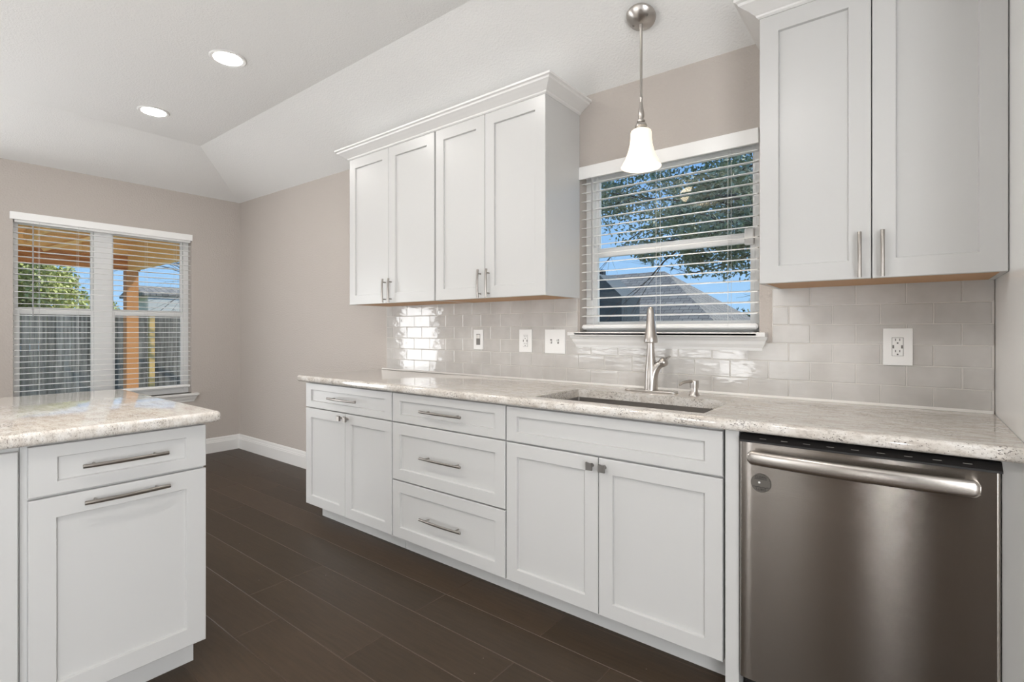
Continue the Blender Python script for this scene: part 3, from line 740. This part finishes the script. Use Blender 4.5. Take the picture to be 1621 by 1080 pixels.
# ------------------------------------------------------------------ backsplash
random.seed(4)
bs = thing('tile_backsplash', (-1.4, -0.004, 0.914), 'pale grey glazed subway tile backsplash with white grout above the counter', 'backsplash')
PX, PZ, ZB0 = 0.1555, 0.0768, 0.9165
TX0, TX1 = -3.040, 0.2225
notch = (WIN2[0]-0.012, WIN2[1]+0.053)          # above the row 3 the tile stops beside the window
def tile_regions(z0, z1):
    if z1 <= 1.150: return [(TX0, TX1)]
    return [(TX0, notch[0]), (notch[1], TX1)]
n = bmesh.new(); g = 0.0017
for row in range(6):
    z0 = ZB0+row*PZ; z1 = z0+PZ
    off = 0.2175+ (0 if row % 2 == 0 else PX/2)
    for (ra, rb) in tile_regions(z0, z1):
        k = math.floor((ra-off)/PX)
        while off+k*PX < rb:
            a_, b_ = max(ra, off+k*PX), min(rb, off+(k+1)*PX); k += 1
            if b_-a_ < 0.012: continue
            zt = z1-g
            ty = random.uniform(-0.0004, 0.0004); tz = random.uniform(-0.0004, 0.0004)
            yfp = -0.0085
            L = []
            for e, d in ((0, -0.0015), (0, yfp+0.0015), (0.0015, yfp)):
                L.append([n.verts.new((x, d+(ty if x > (a_+b_)/2 else -ty)*(d < -0.005)+(tz if z > (z0+z1)/2 else -tz)*(d < -0.005), z)) for x, z in ((a_+g+e, z0+g+e), (b_-g-e, z0+g+e), (b_-g-e, zt-e), (a_+g+e, zt-e))])
            for A_, C_ in zip(L, L[1:]):
                for i in range(4): n.faces.new((A_[i], A_[(i+1) % 4], C_[(i+1) % 4], C_[i]))
            n.faces.new(L[-1])
bm = B(); merge(bm, n); finish('tiles', bm, tile_m, bs)
zt = ZB0+6*PZ; bm = B()
box(bm, TX0-0.002, TX1, -0.0062, -0.0005, 0.9145, ZB0+3*PZ)
box(bm, TX0-0.002, notch[0]+0.001, -0.0062, -0.0005, ZB0+3*PZ, 1.3735); box(bm, notch[1]-0.001, TX1, -0.0062, -0.0005, ZB0+3*PZ, 1.3735)
finish('grout', bm, grout_m, bs)
bm = B(); prism(bm, [(-0.0085, 0.9145), (-0.017, 0.9145), (-0.0095, 0.924), (-0.0085, 0.924)], 'x', TX0-0.05, TX1-0.002); finish('caulk_line', bm, caulk_m, bs)

# ------------------------------------------------------------------ outlets and switches
def plate(bm, x0, x1, z0, z1, y=-0.009, tk=0.006): box(bm, x0, x1, y-tk, y, z0, z1, 0.0015, 2)
def slots(bm, cx, cz, y):
    for s_ in (-0.0062, 0.0062): box(bm, cx+s_-0.0011, cx+s_+0.0011, y-0.0004, y, cz+0.001, cz+0.0095)
    lathe(bm, [(0.0027, 0), (0.0027, 0.0004)], (cx, y, cz-0.007), axis=(0, -1, 0), seg=12)
def outlet(x0, x1, z0, z1, label, w_=0.033):
    t_ = thing('wall_outlet', ((x0+x1)/2, -0.009, (z0+z1)/2), label, 'outlet'); cx, cz = (x0+x1)/2, (z0+z1)/2
    bm = B(); plate(bm, x0, x1, z0, z1); finish('cover_plate', bm, plate_m, t_)
    bm = B(); box(bm, cx-w_/2-0.001, cx+w_/2+0.001, -0.0155, -0.0149, cz-0.0345, cz+0.0345); finish('reveal_line', bm, grey_dev, t_)
    bm = B(); box(bm, cx-w_/2, cx+w_/2, -0.0175, -0.0152, cz-0.0335, cz+0.0335, 0.001, 1); finish('receptacle', bm, plate_m, t_)
    for zq in (cz+0.021, cz-0.021):
        for s_ in (-0.0062, 0.0062): bm = B(); box(bm, cx+s_-0.0011, cx+s_+0.0011, -0.0179, -0.0175, zq+0.001, zq+0.0095); finish('slot', bm, slot_m, t_)
        bm = B(); lathe(bm, [(0.0027, 0), (0.0027, 0.0004)], (cx, -0.0175, zq-0.007), axis=(0, -1, 0), seg=12); finish('ground_hole', bm, slot_m, t_)
    for s_ in (-0.013, 0.013): bm = B(); box(bm, cx+s_-0.0025, cx+s_+0.0025, -0.0182, -0.0175, cz-0.006, cz+0.006); finish('usb_port', bm, grey_dev, t_)
outlet(-0.086, 0.003, 1.070, 1.208, 'white outlet in an oversized plate on the tile above the dishwasher')
outlet(-1.812, -1.722, 1.074, 1.206, 'white outlet on the tile between two switch plates left of the sink', 0.031)
t_ = thing('wall_switch', (-2.132, -0.009, 1.144), 'narrow white plate with a dark slider switch, leftmost on the tile', 'switch')
bm = B(); plate(bm, -2.172, -2.094, 1.082, 1.205); finish('cover_plate', bm, plate_m, t_)
bm = B(); box(bm, -2.149, -2.117, -0.0160, -0.0151, 1.110, 1.178); finish('slider_track', bm, grey_dev, t_)
bm = B(); box(bm, -2.147, -2.119, -0.020, -0.016, 1.150, 1.176, 0.001, 1); finish('slider', bm, nickel, t_)
t_ = thing('wall_switch', (-1.562, -0.009, 1.139), 'square white double toggle switch plate nearest the window on the tile', 'switch')
bm = B(); plate(bm, -1.630, -1.497, 1.072, 1.206); finish('cover_plate', bm, plate_m, t_)
for cx in (-1.588, -1.541):
    bm = B(); box(bm, cx-0.0055, cx+0.0055, -0.0156, -0.0151, 1.127, 1.151); finish('toggle_slot', bm, grey_dev, t_)
    dn = cx < -1.56
    bm = B(); prism(bm, [(-0.0156, 1.134), (-0.0156, 1.144), (-0.027, 1.131 if dn else 1.149), (-0.027, 1.126 if dn else 1.154)], 'x', cx-0.0045, cx+0.0045); finish('toggle', bm, plate_m, t_)

# ------------------------------------------------------------------ dishwasher
dw = thing('dishwasher', (-0.133, -0.3, 0), 'stainless steel dishwasher with a curved bar handle under the counter', 'dishwasher')
X0, X1 = -0.4365, 0.1735; yf = -0.662
bm = B(); box(bm, X0+0.004, X1-0.004, -0.60, -0.03, 0.02, 0.868); finish('tub_body', bm, black_pl, dw)
n = bmesh.new()     # door skin with rolled vertical edges
prof = []
for x, d in ((X0, 0.060), (X0, 0.012), (X0+0.002, 0.006), (X0+0.006, 0.002), (X0+0.013, 0.0)): prof.append((x, yf+d))
NB = 22
for i in range(1, NB): s_ = i/NB; prof.append((X0+0.013+(X1-X0-0.018)*s_, yf-0.0045*math.sin(math.pi*s_)))
for x, d in ((X1-0.0075, 0.0), (X1-0.005, 0.0), (X1-0.0025, 0.001), (X1-0.0008, 0.003), (X1, 0.006), (X1, 0.060)): prof.append((x, yf+d))
A_ = [n.verts.new((x, y, 0.096)) for x, y in prof]; C_ = [n.verts.new((x, y, 0.846)) for x, y in prof]; k = len(prof)
for i in range(k): n.faces.new((A_[i], A_[(i+1) % k], C_[(i+1) % k], C_[i]))
n.faces.new(A_[::-1]); n.faces.new(C_); bm = B(); merge(bm, n)
finish('door_panel', bm, steel, dw, smooth=40)
bm = B(); prism(bm, [(yf+0.005, 0.8465), (yf+0.055, 0.8465), (yf+0.055, 0.868), (yf+0.020, 0.868), (yf-0.004, 0.852), (yf-0.004, 0.8465)], 'x', X0+0.002, X1+0.004)
finish('control_strip', bm, black_pl, dw)
for i in range(9): bm = B(); box(bm, X0+0.06+i*0.06, X0+0.078+i*0.06, yf+0.0065, yf+0.0095, 0.8588, 0.8604); finish('control_button', bm, grey_dev, dw)
n = bmesh.new(); hx0, hx1 = -0.402, 0.134; rings = []
for i in range(41):
    s_ = 0.5-0.5*math.cos(math.pi*i/40); e = abs(2*s_-1); c_y = yf-0.034-0.018*(1-e**2.0); k_ = max(0.62, math.sqrt(max(0.0, 1-max(0, (e-0.955)/0.048)**2)))
    ring = []
    for q_ in range(24):
        a_ = 2*math.pi*q_/24; ca, sa = math.cos(a_), math.sin(a_); pw = 0.62
        ring.append(n.verts.new((hx0+(hx1-hx0)*s_, c_y+0.0105*math.copysign(abs(ca)**pw, ca)*(0.4+0.6*k_), 0.8065+0.0215*math.copysign(abs(sa)**pw, sa)*k_)))
    rings.append(ring)
for A_, C_ in zip(rings, rings[1:]):
    for i in range(24): n.faces.new((A_[i], A_[(i+1) % 24], C_[(i+1) % 24], C_[i]))
n.faces.new(rings[0][::-1]); n.faces.new(rings[-1]); bm = B(); merge(bm, n)
for hx_ in (hx0+0.016, hx1-0.016): tube(bm, [(hx_, yf+0.004, 0.8065), (hx_, yf-0.032, 0.8065)], [0.0185, 0.0165], 16)
finish('bar_handle', bm, mat('handle_steel', (0.50, 0.465, 0.43, 1), 0.26, metal=1.0), dw, smooth=60)
bm = B(); box(bm, X0+0.006, X1-0.006, -0.575, -0.56, 0.0, 0.095); finish('toe_plate', bm, black_pl, dw)

mg = thing('dishwasher_magnet', (-0.372, yf-0.003, 0.724), 'round dark clean and dirty magnet on the dishwasher door', 'magnet')
bm = B(); lathe(bm, [(0.0285, 0.0), (0.0290, 0.002), (0.0280, 0.0034)], (-0.371, yf-0.0025, 0.7235), axis=(0, -1, 0), seg=48); finish('disc', bm, badge_m, mg, smooth=40)
def text_mesh(s, size, x, y, z, rot=0.0):
    cu = bpy.data.curves.new('lettering', 'FONT'); cu.body = s; cu.size = size; cu.align_x = 'CENTER'; cu.extrude = 0.0002; cu.resolution_u = 3
    ob = bpy.data.objects.new('lettering', cu); dg = bpy.context.evaluated_depsgraph_get()
    me = bpy.data.meshes.new_from_object(ob); bm = bmesh.new(); bm.from_mesh(me)
    bm.transform(Matrix.Translation((x, y, z)) @ Matrix.Rotation(rot, 4, 'Y') @ Matrix.Rotation(R(90), 4, 'X'))
    bpy.data.objects.remove(ob); bpy.data.curves.remove(cu)
    return bm
finish('lettering', text_mesh('CLEAN', 0.0108, -0.371, yf-0.0062, 0.7385), ink_m, mg)
finish('lettering', text_mesh('DIRTY', 0.0108, -0.371, yf-0.0062, 0.7085, R(180)), ink_m, mg)
bm = B(); box(bm, -0.389, -0.353, yf-0.0064, yf-0.0060, 0.7355, 0.7368)
tube(bm, [(-0.394+0.0023*i, yf-0.0062, 0.7115+0.0012*math.sin(i*1.1)) for i in range(21)], 0.0008, 6)
finish('rule_lines', bm, ink_m, mg)
bm = B(); lathe(bm, [(0.0032, 0), (0.0026, 0.0012)], (-0.375, yf-0.0060, 0.7255), axis=(0, -1, 0), seg=14); finish('rivet', bm, plate_m, mg)

# ------------------------------------------------------------------ peninsula
XP = -1.968
def FX(y, z): return lambda a_, d, zz: (XP-d, y+a_, z+zz)
def out_x(y, z): return lambda a_, o_, zz: (XP+o_, y+a_, z+zz)
def pbody(t_, y0, y1):
    bm = B(); box(bm, XP-0.60, XP-0.021, y0, y1, 0.10, 0.876); finish('cabinet_box', bm, cab_m, t_)
    bm = B(); box(bm, XP-0.55, XP-0.092, y0, y1-0.006, 0.0, 0.0995); finish('toe_kick', bm, cab_m, t_)
pt = thing('peninsula_cabinet', (-2.28, -1.88, 0), 'white peninsula cabinet with a drawer over a pull-out door, bar handles', 'cabinet', 'white peninsula cabinets')
pbody(pt, -2.1195, -1.643)
bm = B(); shaker(bm, FX(-2.104, 0.722), 0.462, 0.145, rail=0.062, rz=0.036); d = finish('drawer', bm, cab_m, pt)
finish('bar_handle', bar_pull(out_x(-1.878, 0.795), 0.222), pull_m, d, smooth=40)
bm = B(); shaker(bm, FX(-2.104, 0.108), 0.462, 0.606, rail=0.060); d = finish('door', bm, cab_m, pt)
finish('bar_handle', bar_pull(out_x(-1.874, 0.685), 0.222), pull_m, d, smooth=40)
pt2 = thing('peninsula_cabinet', (-2.28, -2.42, 0), 'plain white peninsula panel cut off by the left edge of the photo', 'cabinet', 'white peninsula cabinets')
pbody(pt2, -2.75, -2.1205)
bm = B(); shaker(bm, FX(-2.735, 0.108), 0.610, 0.752, slab=True); finish('door', bm, cab_m, pt2)
pt3 = thing('peninsula_cabinet', (-2.28, -3.5, 0), 'white peninsula cabinet run continuing out of frame', 'cabinet', 'white peninsula cabinets')
pbody(pt3, -4.36, -2.7515)
bm = B(); box(bm, -3.02, -2.575, -1.70, -1.66, 0.60, 0.876) ; box(bm, -2.60, -2.5695, -4.36, -1.643, 0.0, 0.876)
tag(finish('peninsula_back_panel', bm, cab_m, loc=(-2.58, -3.0, 0)), 'white back panel under the peninsula counter overhang', 'cabinet panel')

# ------------------------------------------------------------------ pendant lamp
px, py = -0.933, -0.290
zc_ = 2.573; KS = 1.091
def SZ(pr): return [(r_*KS, 1.2+(z_-1.2)*KS) for r_, z_ in pr]
pd = thing('pendant_lamp', (px, py, 1.92), 'brushed nickel pendant lamp with a white bell shade above the sink', 'pendant lamp')
cn = Vector((0, -0.30/0.63, -1)).normalized()*1.0          # normal of the sloping ceiling, pointing into the room
bm = B(); lathe(bm, [(0.064, 0.000), (0.064, 0.005), (0.060, 0.011), (0.022, 0.030), (0.015, 0.032), (0.006, 0.036)], (px, py, zc_), axis=cn, seg=36); finish('canopy', bm, nickel, pd, smooth=40)
side = Vector((1, 0, 0)); upv = cn.cross(side)
for s_ in (-1, 1): bm = B(); lathe(bm, [(0.0055, 0), (0.0045, 0.004)], Vector((px, py, zc_))+cn*0.021+side*0.036*s_+upv*0.012*s_, axis=cn, seg=12); finish('canopy_screw', bm, nickel_dark, pd)
bm = B(); lathe(bm, [(0.006, 2.548), (0.0085, 2.542), (0.0085, 2.515), (0.006, 2.51)]+SZ([(0.0052, 2.14), (0.007, 2.137), (0.0075, 2.131), (0.0055, 2.127), (0.0052, 2.115), (0.0080, 2.095), (0.0125, 2.072), (0.0125, 2.060), (0.0085, 2.048), (0.010, 2.044), (0.0155, 2.041), (0.0155, 2.036), (0.012, 2.033), (0.019, 2.030), (0.0235, 2.022), (0.0235, 2.017), (0.0205, 2.014), (0.021, 1.998)]), (px, py, 0), seg=28)
finish('stem', bm, nickel, pd, smooth=40)
o_pr = [(0.024, 2.0035), (0.034, 2.003), (0.0395, 1.999), (0.0415, 1.990), (0.0420, 1.970), (0.0450, 1.945), (0.0515, 1.918), (0.0625, 1.888), (0.0745, 1.866), (0.0795, 1.858)]
n_pr = [(r-0.0035, z+0.0005) for r, z in o_pr[::-1]]
bm = B(); lathe(bm, SZ(o_pr+[(0.0790, 1.8555), (0.0765, 1.8570)]+n_pr[1:]), (px, py, 0), seg=44, cap0=False, cap1=False); finish('lamp_shade', bm, shade_m, pd, smooth=60)
bm = B(); lathe(bm, SZ([(0.010, 1.985), (0.013, 1.975), (0.024, 1.945), (0.029, 1.920), (0.024, 1.900), (0.010, 1.890), (0.002, 1.888)]), (px, py, 0), seg=24); finish('bulb', bm, bulb_m, pd, smooth=60)

# ------------------------------------------------------------------ recessed lights
def downlight(x, y, z, label, grp, lm=None):
    t_ = thing('recessed_light', (x, y, z), label, 'ceiling light', grp)
    bm = B(); lathe(bm, [(0.096, -0.0005), (0.096, -0.004), (0.090, -0.0085), (0.074, -0.0065), (0.072, -0.001)], (x, y, z), seg=40, cap1=False); finish('trim_ring', bm, trim_m, t_, smooth=40)
    bm = B(); lathe(bm, [(0.0735, -0.0055), (0.070, -0.0065)], (x, y, z), seg=40, cap0=False); finish('lens', bm, lm or lens_m, t_)
for (x, y), lab in zip(((-4.22, -1.115), (-3.064, -1.105), (-1.908, -1.095)), ('round recessed ceiling light farther away, nearest the breakfast window', 'round recessed ceiling light nearer the camera, above the peninsula end', 'round recessed ceiling light at the top edge, over the left cabinets')):
    downlight(x, y, ZV, lab, None)
for x, y, z in ((-4.22, -3.5, ZV), (-3.064, -3.5, ZV), (-1.908, -2.35, ZV), (-0.75, -2.35, ZV), (-1.908, -3.5, ZV), (-0.75, -3.6, ZV)):  # nearer row follows the tile shadow line; rear row added as unseen fill
    downlight(x, y, z, 'recessed ceiling light behind the camera', 'recessed lights behind the camera', lensk_m if y > -2.5 else None)

# lamps standing in the part of the room behind the camera, and the warm lamp on the vault above it
def glow(name, power, col=(1.0, 0.965, 0.925, 1)): return mat(name, (0.9, 0.88, 0.85, 1), 0.4, emit=(col, power))
t_ = thing('globe_lamp', (-1.74, -2.50, 2.56), 'warm glass globe lamp on the vaulted ceiling above and behind the camera', 'ceiling light')
bm = B(); lathe(bm, [(0.11*math.sin(math.pi*i/16), -0.075*math.cos(math.pi*i/16)) for i in range(1, 16)], (-1.74, -2.50, 2.56), seg=28); finish('globe', bm, glow('globe_glow', 9.0, (1, 0.80, 0.55, 1)), t_, smooth=80)
bm = B(); lathe(bm, [(0.06, ZV-0.001), (0.055, ZV-0.02), (0.008, ZV-0.025), (0.008, 2.65), (0.035, 2.64), (0.035, 2.63)], (-1.74, -2.50, 0), seg=24); finish('stem', bm, nickel, t_, smooth=40)
# unseen dark fridge added behind the camera to darken the dishwasher door's reflection
fr = thing('refrigerator', (0.62, -4.85, 0), 'black refrigerator against the wall behind the camera', 'refrigerator')
bm = B(); box(bm, 0.16, 1.08, YF+0.03, -4.55, 0.02, 1.78, 0.01); finish('cabinet_body', bm, black_pl, fr)
for a_, b_ in ((0.16, 0.617), (0.623, 1.08)):
    bm = B(); box(bm, a_, b_, -4.545, -4.49, 0.05, 1.78, 0.008); d = finish('door', bm, black_pl, fr)
    hx_ = 0.58 if a_ < 0.5 else 0.66; bm = B(); tube(bm, [(hx_, -4.45, 0.7), (hx_, -4.45, 1.5)], 0.011, 10); finish('handle', bm, nickel, d)
bm = B(); box(bm, 0.2, 1.04, -5.1, -4.6, 0.0, 0.019); finish('foot_plate', bm, black_pl, fr)

# ------------------------------------------------------------------ outdoors
bm = B(); box(bm, -60, 40, -40, 60, -0.75, -0.62); tag(finish('ground', bm, grass_m), kind='structure')
bm = B(); box(bm, -8.9, XL-T-0.005, -5.5, 0.6, -0.61, -0.10); tag(finish('patio_slab', bm, concrete_m), kind='structure')

def quad_leaves(bm, centers, cnt, size, rnd):
    for (cx, cy, cz, ax_, ay_, az_) in centers:
        for _ in range(cnt):
            while True:
                u = Vector((rnd.uniform(-1, 1), rnd.uniform(-1, 1), rnd.uniform(-1, 1)))
                if u.length <= 1: break
            q = Vector((cx+u.x*ax_, cy+u.y*ay_, cz+u.z*az_)); s_ = size*rnd.uniform(0.6, 1.3)
            a_ = Vector((rnd.gauss(0, 1), rnd.gauss(0, 1), rnd.gauss(0, 1))).normalized(); b_ = a_.orthogonal().normalized()
            b_.rotate(Matrix.Rotation(rnd.uniform(0, 6.28), 3, a_)); c_ = a_.cross(b_)
            bm.faces.new([bm.verts.new(q+b_*s_), bm.verts.new(q+c_*s_*0.5), bm.verts.new(q-b_*s_), bm.verts.new(q-c_*s_*0.5)])
def branchy(bm, p, d, ln, r, depth, rnd, spread=0.6, droop=0.0, nodes_=None):
    pts = [Vector(p)]; d = Vector(d).normalized(); rs = [r]
    for i in range(4):
        d = (d+Vector((rnd.uniform(-1, 1), rnd.uniform(-1, 1), rnd.uniform(-1, 1)))*0.18+Vector((0, 0, -droop))).normalized()
        pts.append(pts[-1]+d*ln/4); rs.append(r*(1-0.14*(i+1)))
    tube(bm, pts, rs, 6 if depth > 1 else 4)
    if nodes_ is not None and depth <= 2: nodes_ += pts[1:]
    if depth > 0:
        for k in range(3 if depth > 1 else 4):
            i = rnd.choice((2, 3, 4)); dd = (d+Vector((rnd.uniform(-1, 1), rnd.uniform(-1, 1), rnd.uniform(-0.8, 0.8)))*spread).normalized()
            branchy(bm, pts[i], dd, ln*0.62, rs[i]*0.6, depth-1, rnd, spread, droop, nodes_)

# oak overhanging from the right, north of the sink window
rnd = random.Random(11)
oak = thing('oak_tree', (0.9, 8.6, -0.62), 'large oak tree whose leafy limbs hang across the sink window view', 'tree')
bm = B(); nd = []
tube(bm, [(0.9, 8.6, -0.62), (0.8, 8.6, 1.0), (0.6, 8.5, 2.3), (0.3, 8.4, 3.4)], [0.34, 0.28, 0.25, 0.2], 10)
for st_, dr, ln in (((0.6, 8.5, 2.3), (-1, -0.05, 0.10), 2.6), ((0.4, 8.4, 3.0), (-1, 0.1, 0.22), 3.2), ((0.3, 8.4, 3.4), (-1, -0.15, 0.36), 3.4), ((0.3, 8.4, 3.4), (-0.8, 0.3, 0.8), 3.0), ((0.6, 8.5, 2.5), (-1, 0.3, -0.02), 2.4)):
    branchy(bm, st_, dr, ln, 0.11, 3, rnd, 0.55, 0.02, nd)
finish('branches', bm, bark_m, oak)
bm = B(); cl = []
def low(x): 
    return 2.35 if x > -3.3 else (2.35+(-3.3-x)*0.42)
for _ in range(560):
    x = rnd.uniform(-8.2, 0.2); z = rnd.uniform(low(x)+0.05, 6.6); cl.append((x, rnd.uniform(7.2, 9.6), z, 0.40, 0.42, 0.24))
for q in nd:
    if q.z > low(q.x)-0.05 and rnd.random() < 0.4: cl.append((q.x, q.y, q.z, 0.26, 0.3, 0.18))
quad_leaves(bm, cl, 64, 0.046, rnd); finish('foliage', bm, leaf_oak, oak)

def hedge_tree(name, loc, label, cls, cnt, size, m, trunk=0.12, seed=3, h=2.0):
    rn = random.Random(seed); t_ = thing(name, loc, label, 'tree')
    bm = B(); tube(bm, [loc, (loc[0], loc[1], loc[2]+h)], [trunk, trunk*0.6], 8)
    for _ in range(7): 
        a_ = rn.uniform(0, 6.28); tube(bm, [(loc[0], loc[1], loc[2]+h*rn.uniform(0.5, 0.95)), (loc[0]+math.cos(a_)*1.0, loc[1]+math.sin(a_)*1.0, loc[2]+h+rn.uniform(0, 0.8))], [trunk*0.4, 0.02], 5)
    finish('trunk', bm, bark_m, t_)
    bm = B(); quad_leaves(bm, cls, cnt, size, rn); finish('foliage', bm, m, t_)
rn = random.Random(8)
cls = [(-9.5+rn.uniform(-2.2, 6.5), 21.5+rn.uniform(-0.8, 0.8), rn.uniform(-0.2, 2.3), 0.8, 0.7, 0.45) for _ in range(130)]
cls = [c_ for c_ in cls if c_[0] > -6.4]
hedge_tree('shrub_row', (-4.4, 21.5, -0.62), 'green trees beyond the neighbouring roof, low in the sink window', cls, 170, 0.10, leaf_far, seed=9)
cls = []
for _ in range(130):
    y = rn.uniform(-3.0, 1.9); top = 3.6 if y < 0.3 else max(1.9, 3.6-(y-0.3)*1.15)
    cls.append((-19+rn.uniform(-1.2, 1.2), y, rn.uniform(0.8, top), 0.55, 0.5, 0.30))
hedge_tree('leafy_tree', (-19, -0.6, -0.62), 'bright green leafy tree behind the fence, left half of breakfast window', cls, 260, 0.065, leaf_lite, seed=5)
rnd = random.Random(21)
bare = thing('bare_tree', (-13.6, 6.4, -0.62), 'leafless tree with dark twigs seen right of the patio post', 'tree')
bm = B(); tube(bm, [(-13.6, 6.4, -0.62), (-13.6, 6.3, 1.0), (-13.6, 6.0, 2.1)], [0.14, 0.12, 0.09], 8)
for dr in ((0, -1, 0.30), (0.1, -0.9, 0.75), (0, -0.7, 0.1), (0.2, 0.2, 1), (0, -1, 0.5)): branchy(bm, (-13.6, 6.0, 2.05), (0, dr[1]-0.8, dr[2]*0.6+0.05), 3.0, 0.045, 3, rnd, 0.6)
finish('branches', bm, bark_m, bare)

# fence along the yard
fn = thing('wood_fence', (-15, 1.5, -0.62), 'weathered grey vertical board privacy fence across the yard', 'fence')
bm = B(); y = -6.0; rn = random.Random(2)
while y < 8.5:
    top = 1.60+rn.uniform(-0.025, 0.025); box(bm, -15.0-rn.uniform(0, 0.01), -14.98, y, y+0.134, -0.62, top); y += 0.14
finish('boards', bm, fence_m, fn)
bm = B()
for z in (-0.2, 0.5, 1.2): box(bm, -15.06, -15.02, -6, 8.5, z, z+0.09)
finish('rails', bm, fence_m, fn)
bm = B(); box(bm, -14.6, -14.5, 1.93, 2.04, -0.62, 1.57); tag(finish('timber_stake', bm, pine_m, loc=(-14.55, 1.98, -0.62)), 'thin yellow timber post standing before the grey fence', 'post')

# patio cover
pc = thing('patio_cover', (-7.2, -2.4, -0.10), 'new orange timber patio cover outside the breakfast window', 'patio cover')
bm = B(); box(bm, -8.57, -8.43, -0.15, -0.01, -0.10, 2.02, 0.004, 1); finish('post', bm, wood_o, pc)
bm = B(); box(bm, -8.57, -8.43, -5.3, -5.16, -0.10, 2.02, 0.004, 1); finish('post', bm, wood_o, pc)
bm = B(); box(bm, -8.56, -8.46, -5.4, 0.02, 2.022, 2.215, 0.004, 1); finish('front_beam', bm, wood_beam, pc)
bm = B(); box(bm, -8.55, -8.47, -5.4, 0.02, 2.216, 2.401, 0.003, 1); finish('top_plate', bm, pine_m, pc)
bm = B(); box(bm, -8.455, XL-T-0.004, -0.13, -0.04, 2.022, 2.401, 0.004, 1); finish('side_beam', bm, pine_m, pc)
for y in (-0.6, -1.15, -1.7, -2.25, -2.8, -3.4, -4.0, -4.6):
    bm = B(); box(bm, -8.455, XL-T-0.004, y-0.02, y+0.02, 2.262, 2.40); finish('rafter', bm, pine_m, pc)
bm = B()
x = -8.8
while x < XL-T-0.16: box(bm, x, x+0.139, -5.5, 0.25, 2.402, 2.42); x += 0.14
finish('roof_boards', bm, pine_m, pc)
for y in (-0.9, -2.0):
    bm = B(); tube(bm, [(-8.4, y-0.1, 2.20), (-7.7, y+0.25, 2.33)], 0.03, 4); finish('knee_brace', bm, pine_m, pc)

# neighbour beyond the fence (west)
nb = thing('neighbor_house', (-20, 8, -0.62), 'pale siding house beyond the fence, right of the patio post', 'house')
bm = B(); box(bm, -20.2, -18.2, 3.0, 12, -0.62, 2.25); finish('walls', bm, siding_m, nb)
bm = B(); prism(bm, [(-18.16, 2.255), (-18.16, 2.32), (-19.2, 2.62), (-20.4, 2.32), (-20.4, 2.24)], 'y', 2.85, 12.3); finish('roof', bm, shingle_m, nb)

# neighbour to the north (sink window)
nh = thing('neighbor_house', (-9, 15, -0.62), 'neighbouring house with a grey shingle hip roof seen through the sink window', 'house')
bm = B(); box(bm, -13.5, -4.2, 12.7, 19.5, -0.62, 0.895); finish('walls', bm, siding_m, nh)
n = bmesh.new(); e0 = [n.verts.new(q) for q in ((-14, 12.2, 0.90), (-3.76, 12.2, 0.90), (-3.76, 20.0, 0.90), (-14, 20.0, 0.90))]; r0 = [n.verts.new(q) for q in ((-11, 16.2, 3.42), (-7.3, 16.2, 3.42))]
n.faces.new((e0[0], e0[1], r0[1], r0[0])); n.faces.new((e0[1], e0[2], r0[1])); n.faces.new((e0[2], e0[3], r0[0], r0[1])); n.faces.new((e0[3], e0[0], r0[0])); n.faces.new(e0[::-1])
bm = B(); merge(bm, n); finish('roof', bm, shingle_m, nh)
bm = B(); prism(bm, [(-10.5, -0.62), (-6.95, -0.62), (-6.95, 2.25), (-7.75, 2.98), (-10.5, 0.5)], 'y', 11.9, 13.2); finish('side_wing', bm, siding_d, nh)
bm = B(); box(bm, -7.95, -7.80, 12.3, 12.5, 2.9, 3.15); finish('roof_vent', bm, black_pl, nh)
